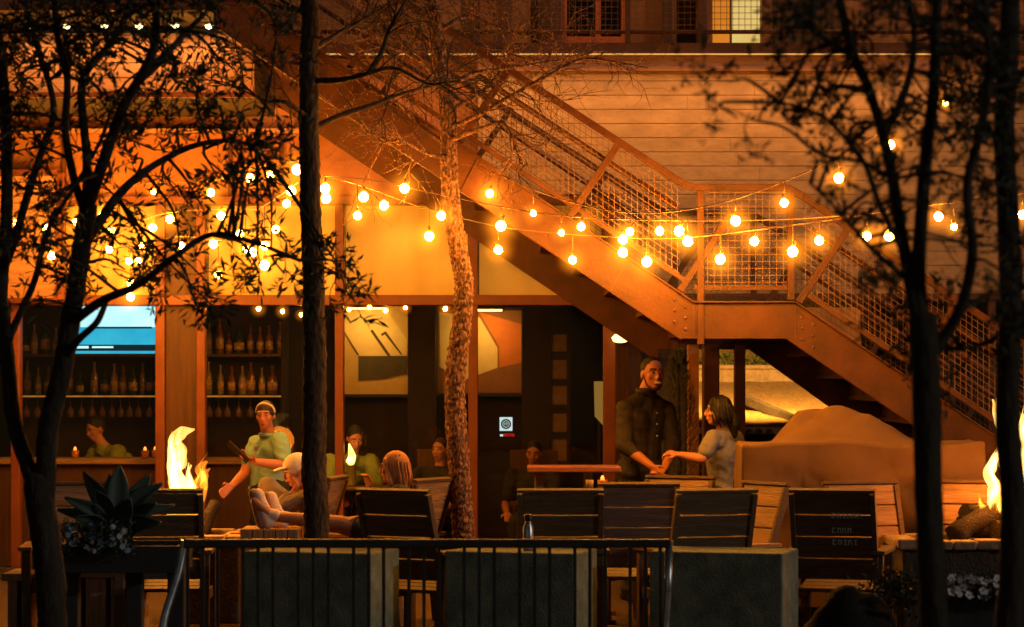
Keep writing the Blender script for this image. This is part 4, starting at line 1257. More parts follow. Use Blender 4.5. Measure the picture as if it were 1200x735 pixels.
def light_string(label, cable, bulbs, bs=1.0):
    global bulb_me, sock_me
    P0 = P(cable[0][0], cable[0][1], cable[0][2])
    r_ = root('string_light', label, 'string lights', P0, 0, 'strings of warm bulbs over the patio')
    fine = catmull([Vector(c) for c in cable], 8)
    pts = [P(v.x, v.y, v.z) for v in fine]
    mb = MB().tube(pts, .0042, 6)
    fin = [tuple(v) for v in fine]
    drops = []
    for (bx, by) in bulbs:
        y, d = interp(fin, bx)
        top = P(bx, y, d); c = P(bx, by, d)
        if c.z > top.z - .06: top = c + Vector((0, 0, .075))
        else: mb.tube([top, c + Vector((0, 0, .07))], .004, 5)
        drops.append(c)
    mb.build('cable', M['cable'], r_)
    for c in drops:
        if bulb_me is None:
            o = MB().lathe([(.003, -.032), (.014, -.029), (.026, -.018), (.032, .0), (.027, .018), (.015, .029), (.006, .033)], (0, 0, 0), 10).build('bulb', M['bulb'], None)
            bulb_me = o.data
            s_ = MB().lathe([(.012, .034), (.013, .04), (.013, .066), (.006, .074)], (0, 0, 0), 9).build('socket', M['socket'], o)
            sock_me = s_.data
        else:
            o = bpy.data.objects.new('bulb', bulb_me); col.objects.link(o)
            s_ = bpy.data.objects.new('socket', sock_me); col.objects.link(s_); s_.parent = o
        g_ = bpy.data.objects.new('bulb_halo', halo_me); col.objects.link(g_); g_.parent = o
        o.parent = r_; o.location = c - P0
        o.rotation_euler = (random.uniform(-.4, .4), random.uniform(-.4, .4), 0); b2 = bs * (random.uniform(.84, 1.12) if random.random() > .07 else .65); o.scale = (b2, b2, b2)
light_string('topmost string of warm bulbs sweeping up to the right-hand tree', [(529, 178, 18.9), (600, 212, 18.1), (680, 240, 17.9), (760, 250, 17.8), (853, 236, 17.5), (955, 197, 17.0), (1040, 150, 16.6), (1108, 106, 16.2), (1200, 60, 15.8)],
             [(574, 227), (625, 250), (862, 259), (919, 238), (983, 209), (1043, 170), (1108, 120)])
light_string('long string of warm bulbs from the straight dark trunk past the stair landing', [(372, 205, 17.2), (440, 212, 17.6), (520, 229, 17.8), (640, 251, 17.9), (760, 258, 17.8), (900, 258, 17.6), (1000, 252, 16.9), (1070, 243, 16.7), (1210, 225, 16.4)],
             [(381, 221), (474, 221), (517, 253), (587, 265), (658, 273), (681, 266), (738, 272), (773, 271), (796, 271), (806, 283), (1016, 277), (1042, 276), (1100, 254), (1118, 266), (1198, 252)])
light_string('lowest string of warm bulbs hanging in front of the stair stringer', [(372, 204, 17.3), (430, 220, 19.4), (500, 245, 19.6), (600, 268, 18.3), (720, 278, 18.0), (800, 279, 18.0), (900, 268, 17.3), (985, 256, 17.0), (1085, 240, 16.8)],
             [(382, 233), (419, 253), (426, 231), (450, 241), (503, 277), (584, 293), (671, 305), (730, 281), (730, 296), (758, 307), (844, 304), (884, 283), (929, 295), (960, 282)])
light_string('upper string of warm bulbs going left into the leafy tree', [(352, 188, 17.2), (300, 196, 19), (247, 212, 20.2), (180, 214, 20.8), (110, 226, 20.8), (40, 248, 20.4), (-60, 270, 20)],
             [(348, 199), (317, 205), (293, 209), (247, 226), (180, 225), (129, 243), (120, 252), (89, 260), (54, 268), (20, 262)])
light_string('middle string of warm bulbs left of the straight dark trunk', [(352, 212, 17.2), (330, 228, 18.4), (300, 245, 19.8), (259, 245, 20.6), (199, 249, 21), (150, 262, 21), (100, 274, 20.8), (20, 300, 20.5)],
             [(341, 224), (336, 239), (323, 269), (310, 288), (281, 274), (288, 292), (259, 253), (199, 257), (179, 267), (131, 271), (128, 292), (60, 300)])
light_string('lower left string of warm bulbs in front of the yellow shades', [(352, 224, 17.3), (325, 258, 18), (300, 278, 19), (256, 282, 20), (212, 277, 20.6), (160, 288, 20.7), (120, 294, 20.7), (30, 320, 20)],
             [(310, 311), (296, 296), (250, 286), (256, 322), (212, 288), (167, 288), (151, 306), (162, 306), (153, 332), (153, 348), (90, 322)])
light_string('added string of small bulbs inside the window top, standing in for reflections in the glass', [(270, 330, 22.6), (330, 355, 22.9), (410, 346, 22.9), (470, 352, 23.1), (525, 348, 23.2), (640, 340, 23.3)],
             [(303, 362), (331, 365), (353, 369), (409, 363), (433, 360), (452, 364), (475, 361), (522, 362)], .55)  # row added to imitate bulb reflections in the window glass

# ------------------------------------------------------------------ trees
def rnd_dir(d, spread):
    v = Vector((random.gauss(0, 1), random.gauss(0, 1), random.gauss(0, 1)))
    return (d.normalized() + v * spread).normalized()
def twig_rec(tw, lv, p, d, L, r, depth, leafL, leafW, nleaf, spread=.45, lift=.06, tips=None):
    n = 4
    pts = [p]; q = p.copy(); dd = d.normalized()
    for i in range(n):
        dd = rnd_dir(dd, spread * .35); dd.z += lift * .3; dd.normalize()
        q = q + dd * (L / n); pts.append(q.copy())
    tw.tube(pts, [r * (1 - .6 * i / n) for i in range(n + 1)], 5 if r < .02 else 7, False)
    if depth <= 1 and lv is not None:
        for k in range(nleaf):
            i = random.randrange(1, n + 1)
            c = pts[i - 1].lerp(pts[i], random.random())
            ld = rnd_dir(dd, .9)
            lv.leaf(c, ld, Vector((random.gauss(0, 1), random.gauss(0, 1), random.gauss(0, 1))), leafL * random.uniform(.6, 1.25), leafW * random.uniform(.7, 1.2))
    if depth > 0:
        for k in range(random.choice((2, 3, 3))):
            i = random.randrange(1, n + 1)
            twig_rec(tw, lv, pts[i].copy(), rnd_dir(dd, spread), L * random.uniform(.55, .8), r * .6, depth - 1, leafL, leafW, nleaf, spread, lift)
def limb(mb, pts, Y, r0, r1, jit=.12, n=9, k=8, jf=1.0):
    """pts: (px, py, dy); radii in photo pixels at depth Y"""
    v = catmull([P(x, y, Y + dy) for x, y, dy in pts], k)
    m = len(v)
    for i in range(1, m - 1):
        v[i] = v[i] + Vector((noise.noise(v[i] * 3.1), noise.noise(v[i] * 2.7 + Vector((5, 0, 0))), 0)) * (r0 / (F / Y)) * (.45 if jf == 1 else .12)
    mb.tube(v, [(r0 + (r1 - r0) * (i / (m - 1)) ** .8) / (F / Y) for i in range(m)], n, True, jit, jf)
    return v
def ground_pt(px, Y):
    return HY + H * F / Y

# --- forked leafy tree at the left
YL = 12.5
tl = root('leafy_tree', 'dark forked leafy tree at the left edge with bulbs shining through its leaves', 'tree', Vector((P(88, 0, YL).x, YL, 0)))
tr = MB(); bk = MB(); lv = MB()
gy = ground_pt(0, YL)
L1 = limb(tr, [(66, gy + 5, 0), (64, 800, 0), (62, 730, 0), (56, 650, 0), (47, 585, 0), (46, 560, 0)], YL, 17, 17, .14, 26, 14, 3)
limbs = []
limbs.append(limb(tr, [(52, 600, 0), (38, 560, 0), (18, 500, .05), (9, 420, .1), (2, 340, .15), (8, 230, .2), (6, 120, .25), (-6, 20, .3)], YL, 11, 6, .14, 18, 10, 3))
limbs.append(limb(tr, [(50, 610, 0), (54, 560, 0), (58, 500, -.05), (71, 440, -.1), (86, 360, -.12), (96, 290, -.15), (104, 240, -.18)], YL, 13, 10.5, .14, 22, 12, 3))
limbs.append(limb(tr, [(100, 250, -.18), (85, 205, -.2), (76, 150, -.3), (80, 90, -.35), (68, 40, -.4), (60, -30, -.5)], YL, 5.5, 3.5))
limbs.append(limb(tr, [(100, 255, -.18), (102, 190, -.2), (95, 110, -.1), (104, 80, 0), (130, 50, .1), (150, 10, .2), (160, -40, .2)], YL, 6, 3))
limbs.append(limb(tr, [(102, 245, -.18), (125, 180, -.3), (148, 120, -.4), (165, 90, -.45), (182, 50, -.5), (186, 0, -.6), (200, -40, -.6)], YL, 7.5, 4))
limbs.append(limb(tr, [(163, 95, -.45), (190, 70, -.4), (215, 40, -.3), (235, 20, -.3), (262, -10, -.3)], YL, 5, 2))
limbs.append(limb(tr, [(100, 285, -.15), (130, 240, .1), (165, 205, .2), (215, 175, .3), (262, 165, .35), (300, 170, .4)], YL, 7, 2))
limbs.append(limb(tr, [(82, 380, -.1), (120, 352, -.3), (160, 335, -.4), (200, 305, -.5), (250, 275, -.5), (300, 285, -.6), (350, 305, -.6)], YL, 6, 2))
limbs.append(limb(tr, [(72, 425, -.1), (90, 400, -.2), (112, 380, -.3), (121, 362, -.3), (124, 350, -.3)], YL, 5, 3))
limbs.append(limb(tr, [(-2, 330, .15), (22, 260, .3), (44, 190, .4), (62, 130, .5), (45, 60, .5), (30, 0, .5)], YL, 6, 3))
limbs.append(limb(tr, [(10, 400, .1), (40, 330, .3), (55, 270, .35), (90, 215, .4), (120, 160, .5)], YL, 5, 2))
tr.build('trunk', M['barkdark'], tl)
cl_list = [(20, 25, 60, 11), (75, 15, 60, 10), (130, 18, 55, 9), (190, 15, 50, 8), (250, 18, 45, 6), (300, 22, 40, 3),
           (20, 75, 45, 7), (60, 110, 40, 6), (105, 60, 40, 5), (130, 95, 40, 4), (25, 140, 45, 6), (70, 175, 40, 4), (200, 60, 40, 4), (170, 130, 40, 4), (210, 100, 40, 4), (250, 85, 35, 3), (262, 62, 30, 2),
           (240, 150, 45, 6), (270, 175, 45, 6), (225, 190, 40, 4), (180, 180, 40, 4), (290, 150, 35, 3), (150, 170, 35, 3), (300, 205, 30, 3), (265, 210, 35, 3),
           (25, 230, 45, 5), (60, 260, 45, 5), (20, 300, 45, 5), (70, 320, 40, 4), (30, 360, 35, 3), (120, 290, 40, 3), (150, 260, 35, 3), (150, 312, 30, 2), (200, 310, 35, 3), (200, 335, 22, 1), (250, 340, 30, 3),
           (290, 300, 30, 3), (330, 300, 25, 2), (350, 330, 25, 2), (405, 330, 22, 3), (420, 335, 18, 2), (390, 318, 18, 2), (10, 190, 40, 4), (110, 225, 30, 2), (215, 240, 30, 2), (260, 385, 16, 1)]
allp = [v for l_ in limbs for v in l_]
for (px, py, rad, cnt) in cl_list:
    for k in range(max(1, round(cnt * (.54 if py > 60 else .65)))):
        q = P(px + random.gauss(0, rad * .5), py + random.gauss(0, rad * .45), YL + random.uniform(-.9, .7))
        b = min(allp, key=lambda v: (v - q).length)
        mid = b.lerp(q, .55) + Vector((random.gauss(0, .05), random.gauss(0, .05), .04))
        bk.tube(catmull([b, mid, q], 4), [.010, .009, .008, .008, .007, .006, .005, .005, .004], 5, False)
        d = (q - b)
        for j in range(2):
            twig_rec(bk, lv, q.lerp(b, random.uniform(0, .35)), rnd_dir(d + Vector((0, 0, .02)), .6), .18, .0040, 2, .068, .0165, 3, .6, .02)
bk.build('branches', M['barkdark'], tl)
lv.build('crown', M['leaf'], tl, fix=False)

# --- straight dark trunk (patio)
YA_ = 16.75
ta = root('bare_tree', 'tree with a straight dark trunk rising behind the left concrete block', 'tree', Vector((P(369, 0, YA_).x, YA_, 0)))
tr = MB(); bk = MB()
A1 = limb(tr, [(371, ground_pt(0, YA_) + 4, 0), (371, 690, 0), (370, 600, 0), (368, 500, 0), (369, 400, 0), (367, 320, 0), (363, 220, 0), (362, 120, 0), (363, 30, 0), (362, -60, 0), (364, -160, 0)], YA_, 16.5, 9.5, .16, 30, 40, 4.0)
tr.build('trunk', M['bark'], ta)
bl_ = [[(364, 95, 0), (400, 94, -.1), (432, 86, -.2), (462, 80, -.2), (500, 98, -.2), (523, 97, -.3)], [(365, 152, 0), (400, 135, .2), (440, 122, .3), (465, 112, .4), (500, 102, .5), (540, 95, .5)], [(432, 86, -.2), (448, 60, -.2), (456, 35, -.2), (470, 10, -.3), (480, -20, -.3)], [(363, 60, 0), (395, 40, .3), (430, 20, .4), (470, -5, .5)], [(362, 20, 0), (330, 0, .1), (300, -30, .2)], [(364, 140, 0), (335, 120, -.2), (310, 118, -.2), (285, 100, -.3)]]
for b in bl_:
    v = limb(bk, b, YA_, 4.2, 1.2, .15, 6)
    for k in range(9):
        i = random.randrange(len(v) // 4, len(v))
        twig_rec(bk, None, v[i], rnd_dir(v[min(i + 1, len(v) - 1)] - v[i - 1] + Vector((0, 0, .01)), .8), random.uniform(.25, .5), .0065, 2, 0, 0, 0, .6, .05)
bk.build('branches', M['bark'], ta)

# --- slim flaky trunk by the window
YB2 = 18.15
tb = root('bare_tree', 'slim bent tree with lit flaky bark and bare twigs in front of the window', 'tree', Vector((P(543, 0, YB2).x, YB2, 0)))
tr = MB(); bk = MB()
B1 = limb(tr, [(546, ground_pt(0, YB2) + 4, 0), (544, 650, 0), (541, 580, 0), (535, 500, 0), (534, 440, 0), (541, 380, 0), (544, 335, 0), (536, 290, 0), (529, 240, 0), (526, 190, 0), (525, 140, 0), (519, 95, 0), (512, 50, 0), (505, 0, 0), (503, -60, .1)], YB2, 13.5, 8.0, .26, 36, 44, 6.0)
tr.build('trunk', M['barklit'], tb)
bl_ = [[(527, 150, 0), (560, 135, -.1), (600, 112, -.2), (640, 90, -.3), (680, 70, -.3), (715, 72, -.4), (760, 80, -.4)], [(526, 100, 0), (560, 85, .1), (610, 78, .1), (660, 70, .2), (700, 60, .2)], [(527, 165, 0), (565, 150, -.3), (590, 145, -.3), (605, 175, -.3), (612, 195, -.4)], [(526, 185, 0), (500, 180, -.2), (470, 165, -.3), (440, 170, -.3)], [(525, 170, 0), (495, 150, .3), (465, 120, .3), (430, 105, .3)], [(520, 100, 0), (490, 70, -.2), (455, 55, -.3), (420, 60, -.4)], [(514, 60, 0), (480, 30, .2), (440, 15, .2), (410, -10, .2)], [(510, 40, 0), (545, 20, .2), (580, 30, .2), (620, 45, .2)], [(505, 0, 0), (540, -20, -.2), (570, -10, -.2)], [(526, 130, 0), (560, 110, .4), (580, 90, .4), (600, 60, .4)]]
for b in bl_:
    v = limb(bk, b, YB2, 3.2, 1.0, .15, 6)
    for k in range(13):
        i = random.randrange(len(v) // 5, len(v))
        twig_rec(bk, None, v[i], rnd_dir(v[min(i + 1, len(v) - 1)] - v[i - 1] + Vector((0, 0, .01)), .8), random.uniform(.2, .5), .006, 2, 0, 0, 0, .65, .03)
bk.build('branches', M['barklit'], tb)

# --- big blurred tree at the right
YR2 = 8.2
trr = root('leafy_tree', 'dark many-stemmed tree near the right, its single trunk in front of the covered counter', 'tree', Vector((P(1090, 0, YR2).x, YR2, 0)))
tr = MB(); bk = MB(); lv = MB()
limbs = []
limbs.append(limb(tr, [(1096, ground_pt(0, YR2) + 5, 0), (1096, 900, 0), (1095, 735, 0), (1089, 600, 0), (1086, 500, 0), (1083, 420, 0), (1082, 370, 0)], YR2, 16, 17, .1, 20, 12, 2))
limbs.append(limb(tr, [(1080, 400, 0), (1066, 330, 0), (1052, 250, .05), (1040, 180, .1), (1020, 110, .1), (1000, 60, .15), (985, 0, .2), (970, -60, .2)], YR2, 9, 5))
limbs.append(limb(tr, [(1083, 400, 0), (1076, 320, 0), (1082, 240, 0), (1088, 170, 0), (1094, 100, 0), (1098, 30, 0), (1100, -60, 0)], YR2, 10, 6))
limbs.append(limb(tr, [(1090, 415, 0), (1112, 385, 0), (1130, 345, -.05), (1140, 290, -.1), (1136, 220, -.1), (1150, 150, -.1), (1160, 70, -.1), (1150, -40, -.1)], YR2, 8, 4.5))
limbs.append(limb(tr, [(1060, 300, 0), (1030, 240, -.1), (1012, 190, -.1), (980, 150, -.2), (950, 130, -.2), (915, 120, -.2)], YR2, 4, 2))
limbs.append(limb(tr, [(1046, 210, .1), (1010, 190, .1), (960, 180, .1), (920, 150, .1), (880, 140, .1)], YR2, 3, 1.5))
limbs.append(limb(tr, [(1035, 160, .1), (1060, 110, .1), (1072, 50, .1), (1060, -20, .1)], YR2, 6, 3))
limbs.append(limb(tr, [(1005, 70, .1), (960, 40, .1), (930, 10, .1), (910, -30, .1)], YR2, 4, 2))
limbs.append(limb(tr, [(1065, 330, 0), (1020, 290, .15), (985, 250, .2), (950, 215, .2)], YR2, 4, 1.5))
tr.build('trunk', M['barkdark'], trr)
allp = [v for l_ in limbs for v in l_]
cl_list = [(1000, 20, 40, 6), (1060, 10, 45, 7), (1120, 10, 45, 8), (1170, 20, 40, 8), (1030, 70, 40, 6), (1120, 70, 45, 6), (1170, 90, 40, 7), (1100, 130, 35, 3), (1010, 130, 35, 4), (1060, 150, 35, 4), (1150, 160, 40, 6),
           (1180, 220, 35, 5), (1120, 220, 35, 4), (1060, 220, 35, 4), (1020, 220, 35, 3), (980, 200, 30, 2), (1040, 290, 35, 3), (1100, 300, 35, 4), (1160, 300, 35, 4), (1180, 350, 30, 3), (1020, 330, 30, 2),
           (880, 135, 18, 1), (905, 90, 18, 1), (930, 75, 20, 1), (960, 100, 25, 2), (985, 110, 25, 3), (940, 125, 20, 1), (970, 140, 22, 2), (925, 155, 18, 1), (870, 95, 14, 1), (960, 30, 30, 3), (985, 180, 20, 2), (940, 10, 25, 3), (1180, 150, 25, 3)]
for (px, py, rad, cnt) in cl_list:
    for k in range(max(1, round(cnt * (.65 if py < 60 else .5)))):
        q = P(px + random.gauss(0, rad * .5), py + random.gauss(0, rad * .45), YR2 + random.uniform(-.5, .6))
        b = min(allp, key=lambda v: (v - q).length)
        mid = b.lerp(q, .55) + Vector((random.gauss(0, .04), random.gauss(0, .04), .03))
        bk.tube(catmull([b, mid, q], 4), [.008, .007, .007, .006, .005, .005, .004, .004, .003], 5, False)
        for j in range(2):
            twig_rec(bk, lv, q.lerp(b, random.uniform(0, .3)), rnd_dir(q - b, .6), .13, .0032, 2, .038, .012, 3, .65, .02)
bk.build('branches', M['barkdark'], trr)
lv.build('crown', M['leaf2'], trr, fix=False)
# --- thin right edge trunk
YR3 = 9.4
te = root('young_tree', 'slim straight tree at the right edge standing before the fire', 'tree', Vector((P(1184, 0, YR3).x, YR3, 0)))
tr = MB(); bk = MB(); lv = MB()
E1 = limb(tr, [(1186, ground_pt(0, YR3) + 5, 0), (1185, 735, 0), (1184, 600, 0), (1183, 480, 0), (1182, 350, 0), (1180, 240, 0), (1178, 120, 0), (1182, 0, 0), (1184, -120, 0)], YR3, 17, 11, .08, 12)
tr.build('trunk', M['barkdark'], te)
for b in ([(1182, 380, 0), (1160, 400, .1), (1130, 408, .1), (1105, 405, .2)], [(1182, 350, 0), (1205, 330, .1), (1230, 300, .1)], [(1180, 200, 0), (1160, 150, .1), (1140, 120, .1)], [(1180, 110, 0), (1210, 70, .1), (1230, 30, .1)]):
    v = limb(bk, b, YR3, 4.5, 1.5, .12, 6)
    for k in range(10):
        i = random.randrange(len(v) // 3, len(v))
        twig_rec(bk, lv, v[i], rnd_dir(v[min(i + 1, len(v) - 1)] - v[i - 1], .8), .2, .005, 2, .045, .016, 3, .6, .03)
bk.build('branches', M['barkdark'], te); lv.build('crown', M['leaf2'], te, fix=False)
# ------------------------------------------------------------------ people
def remesh(mb, name, m, parent, voxel=.007, smooth=4):
    cloth = name in ('shirt', 'polo_shirt', 't_shirt', 'sweater', 'trousers', 'top', 'shorts')
    o = mb.build(name, m, parent, fix=True)
    r_ = o.modifiers.new('r', 'REMESH'); r_.mode = 'VOXEL'; r_.voxel_size = voxel; r_.use_smooth_shade = True
    s_ = o.modifiers.new('s', 'SMOOTH'); s_.iterations = smooth; s_.factor = .5
    dg = bpy.context.evaluated_depsgraph_get()
    me = bpy.data.meshes.new_from_object(o.evaluated_get(dg))
    o.modifiers.clear(); old = o.data; o.data = me; me.name = name
    if not me.materials: me.materials.append(m)
    bpy.data.meshes.remove(old)
    if cloth:                                        # folds and creases of the cloth
        off = Vector((random.uniform(0, 50), random.uniform(0, 50), 0))
        nn = [v.normal.copy() for v in me.vertices]
        for v, n_ in zip(me.vertices, nn):
            c = v.co + off
            f = abs(noise.noise(Vector((c.x * 7 + c.z * 5, c.y * 7 - c.z * 3, c.z * 9)))) * .022 - .009 + noise.noise(c * 24) * .004
            v.co = v.co - n_ * f * .9
        me.update()
    return o
skin_d = mat('dark_skin', (.40, .145, .075), .5, vary=.12, scale=8, spec=.4)
skin_m = mat('warm_skin', (.42, .18, .105), .5, vary=.08, scale=8)
def basis(fwd, up=(0, 0, 1)):
    f = Vector(fwd).normalized(); u = Vector(up)
    l = u.cross(f).normalized(); u = f.cross(l)
    return Matrix((f, l, u)).transposed()          # columns: forward, left, up
def hand(mb, wrist, d, palm_n, curl=.5, s=1.0, thumb_side=1):
    """wrist: point; d: direction fingers point; palm_n: direction the palm faces"""
    d = Vector(d).normalized(); n = Vector(palm_n); n = (n - d * n.dot(d)).normalized(); a = d.cross(n) * thumb_side
    w_ = Vector(wrist)
    for k in range(4):
        o = (k - 1.5) * .019 * s
        mb.cap(w_ + d * .015 * s + a * o * .6, w_ + d * .085 * s + a * o, .015 * s, .0125 * s, 8)
        Lf = (.075, .085, .08, .062)[3 - k] * s
        p0 = w_ + d * .09 * s + a * o * 1.12
        d1 = (d + n * curl * .7).normalized(); d2 = (d * (1 - curl * .9) + n * curl * 1.5).normalized()
        p1 = p0 + d1 * Lf * .52; p2 = p1 + d2 * Lf * .5
        mb.cap(p0, p1, .0095 * s, .0088 * s, 8); mb.cap(p1, p2, .0088 * s, .0075 * s, 8)
    t0 = w_ + d * .03 * s + a * .025 * s
    t1 = t0 + (d * .6 + a * .75 + n * .2).normalized() * .042 * s
    t2 = t1 + (d * .9 + a * .1 + n * .5).normalized() * .034 * s
    mb.cap(t0, t1, .013 * s, .0105 * s, 8); mb.cap(t1, t2, .0105 * s, .008 * s, 8)
def head(mb, c, fwd, s=1.0, up=(0, 0, 1), nose=1.0):
    B = basis(fwd, up)
    def q(x, y, z): return Vector(c) + B @ Vector((x, y, z)) * s
    mb.ell(q(-.012, 0, .022), (.094 * s, .074 * s, .092 * s), 18, 12, B)
    mb.ell(q(.018, 0, -.03), (.068 * s, .058 * s, .078 * s), 16, 10, B)
    mb.ell(q(.052, 0, -.082), (.028 * s, .032 * s, .024 * s), 12, 8, B)           # chin
    mb.cap(q(.088, 0, .012), q(.100, 0, -.020), .009 * s, .0135 * s * nose, 10)    # nose
    mb.ell(q(.094, .0, -.028), (.012 * s, .018 * s * nose, .009 * s), 8, 6, B)
    for sd in (-1, 1):
        mb.ell(q(-.012, sd * .076, -.008), (.018 * s, .008 * s, .030 * s), 10, 6, B)
        mb.ell(q(.068, sd * .032, .034), (.016 * s, .026 * s, .010 * s), 10, 6, B)
        mb.ell(q(.055, sd * .042, -.018), (.024 * s, .020 * s, .020 * s), 10, 6, B)
    mb.ell(q(.083, 0, -.052), (.012 * s, .024 * s, .007 * s), 10, 6, B)
    mb.ell(q(.081, 0, -.061), (.012 * s, .021 * s, .007 * s), 10, 6, B)
    return q, B
eye_w = mat('eye_white', (.30, .24, .20), .3, vary=.05)
eye_d = mat('eye_iris', (.02, .012, .01), .2)
lip = mat('lips', (.22, .06, .05), .5)
teeth = mat('teeth', (.75, .68, .6), .3, vary=.05)
def face(q, B, r_, s=1.0, smile=False, brow=None):
    for sd in (-1, 1):
        e = MB().ell(q(.079, sd * .033, .014), (.0075 * s, .0135 * s, .006 * s), 10, 6, B).build('eye', eye_w, r_)
        MB().ell(q(.0855, sd * .031, .014), (.004 * s, .0065 * s, .006 * s), 8, 6, B).build('iris', eye_d, e)
        bw_ = MB().cap(q(.084, sd * .016, .036), q(.076, sd * .050, .038), .0048 * s, .0034 * s, 6); bw_.build('eyebrow', brow or hair_b, r_)
    m_ = MB()
    if smile:
        m_.ell(q(.089, 0, -.058), (.008 * s, .030 * s, .013 * s), 12, 6, B); m_.build('lips', lip, r_)
        MB().ell(q(.0945, 0, -.057), (.006 * s, .027 * s, .009 * s), 12, 6, B).build('teeth', teeth, r_)
    else:
        m_.ell(q(.089, 0, -.057), (.008 * s, .021 * s, .009 * s), 12, 6, B); m_.build('lips', lip, r_)
hair_b = mat('black_hair', (.012, .009, .008), .55, vary=.3, scale=30, bump=.6, bscale=80)
hair_y = mat('blonde_hair', (.62, .26, .08), .5, vary=.35, scale=30, bump=.6, bscale=60, stretch=(6, 6, .6))
hair_s = mat('hair_streak', (.30, .095, .025), .5, vary=.3, scale=30)
hair_k = mat('hair_sheen', (.022, .013, .010), .5, vary=.3, scale=30, spec=.45)
def strands(q, ho, sets, low):
    for mm, cnt in sets:
        st_ = MB()
        for k in range(cnt):
            a = random.uniform(.6, 2 * math.pi - .6) if k % 3 else random.choice((1, -1)) * random.uniform(.9, 2.2)
            x_, y_ = math.cos(a), math.sin(a)
            st_.tube([q(.02 * x_ - .02, .02 * y_, .126), q(.07 * x_ - .022, .062 * y_, .095), q(.098 * x_ - .024, .084 * y_, .03), q(.098 * x_ - .034, .086 * y_, low * .3), q(.088 * x_ - .045 + random.uniform(-.015, .015), .076 * y_ + random.uniform(-.015, .015), low + random.random() * .05)], [.004, .006, .0065, .006, .002], 5)
        st_.build('hair_strands', mm, ho)
def torso(mb, pel, chest, shl, shr, neck, hpl, hpr, ex=0.0, w=1.0):
    pel, chest = Vector(pel), Vector(chest)
    waist = pel.lerp(chest, .5)
    mb.cap(hpl, hpr, .105 * w + ex, .105 * w + ex, 14)
    sd = (Vector(shl) - Vector(shr)).normalized(); up = (chest - pel).normalized()
    for sg in (-1, 1):
        mb.cap(pel + sd * sg * .055 * w, waist + sd * sg * .050 * w, .092 * w + ex, .090 * w + ex, 12)
        mb.cap(waist + sd * sg * .050 * w, chest + sd * sg * .075 * w, .090 * w + ex, .100 * w + ex, 12)
    mb.cap(Vector(shl).lerp(shr, .12) - up * .02, Vector(shr).lerp(shl, .12) - up * .02, .060 + ex * .8, .060 + ex * .8, 12)
    mb.cap(chest, neck, .085 + ex, .055 + ex * .5, 12)
def arm(mb, sh, el, wr, k=1.0, ex=0.0, upper=True, lower=True, cut=1.0):
    sh, el, wr = Vector(sh), Vector(el), Vector(wr)
    if upper: mb.cap(sh, sh.lerp(el, cut), .053 * k + ex, .053 * k - .012 * cut + ex, 12)
    if lower:
        mb.cap(el, el.lerp(wr, .35), .041 * k + ex, .040 * k + ex, 12); mb.cap(el.lerp(wr, .35), wr, .040 * k + ex, .026 * k + ex, 12)
def leg(mb, hp, kn, an, toe, k=1.0, ex=0.0, foot=True):
    hp, kn, an, toe = map(Vector, (hp, kn, an, toe))
    mb.cap(hp, kn, .088 * k + ex, .056 * k + ex, 12)
    mid = kn.lerp(an, .33)
    mb.cap(kn, mid, .055 * k + ex, .052 * k + ex, 12); mb.cap(mid, an, .052 * k + ex, .036 * k + ex, 12)
    if foot: mb.cap(an, toe, .040, .032, 10)
def V(px, py, Y, dy=0.0): return P(px, py, Y + dy)
def gz(v, z): return Vector((v.x, v.y, z))
def shoe(r_, an, toe, m, sole=True, up=Vector((0, 0, 1))):
    an, toe = Vector(an), Vector(toe)
    d = (toe - an).normalized()
    mb = MB(); mb.cap(an - d * .035 - up * .03, toe - up * .012, .042, .034, 12); mb.cap(an, an + up * .05, .046, .048, 12); mb.cap(an.lerp(toe, .3), toe - d * .02, .046, .036, 12)
    return remesh(mb, 'shoe', m, r_, .009, 3)
blackcloth = mat('black_cloth', (.018, .015, .014), .8, vary=.35, scale=7, bump=.4, bscale=30)
blackshoe = mat('black_shoe', (.014, .013, .013), .5)

# --- waitress in mint green
Y = 19.3
w_ = root('person', 'person in a mint green polo and headband holding a tablet, glancing sideways', 'person', gz(V(312, 0, Y), 0))
hc = V(311, 487.5, Y, -.02)
body = MB()
q, B = head(body, hc, (-.18, -1.0, -.10), .90)
neck = V(314, 508, Y, .04); chest = V(314, 533, Y, .03); pel = V(315, 572, Y, .05)
shl = V(328, 517, Y, -.10); shr = V(301, 520, Y, .17); ell_ = V(334, 546, Y, -.16); elr = V(286, 556, Y, .06); wl_ = V(298, 541, Y, -.30); wr_ = V(272, 569, Y, -.06)
hl = V(321, 578, Y, -.02); hr_ = V(309, 578, Y, .13)
body.cap(neck - Vector((0, 0, .01)), hc + Vector((0, .015, -.05)), .052, .050, 12)
torso(body, pel, chest, shl, shr, neck, hl, hr_)
arm(body, shl, ell_, wl_); arm(body, shr, elr, wr_)
hand(body, wl_, V(288, 537, Y, -.36) - wl_, Vector((0, .2, 1)), .55, .95, -1)
hand(body, wr_, V(262, 577, Y, -.12) - wr_, Vector((.2, -1, -.2)), .35, .95, 1)
kl, kr = gz(V(318, 0, Y, -.06), .45), gz(V(304, 0, Y, .16), .47)
al, ar = gz(V(322, 0, Y, -.02), .08), gz(V(300, 0, Y, .18), .08)
leg(body, hl, kl, al, al + Vector((-.14, -.05, -.045))); leg(body, hr_, kr, ar, ar + Vector((-.14, -.05, -.045)))
remesh(body, 'body', skin_d, w_)
face(q, B, w_, .90)
mint = mat('mint_polo', (.20, .37, .29), .8, vary=.12, scale=10, bump=.35, bscale=22)
sh = MB(); torso(sh, pel, chest, shl, shr, neck - Vector((0, 0, .035)), hl, hr_, .014)
arm(sh, shl, ell_, wl_, 1.0, .014, True, False, .72); arm(sh, shr, elr, wr_, 1.0, .013, True, False, .62)
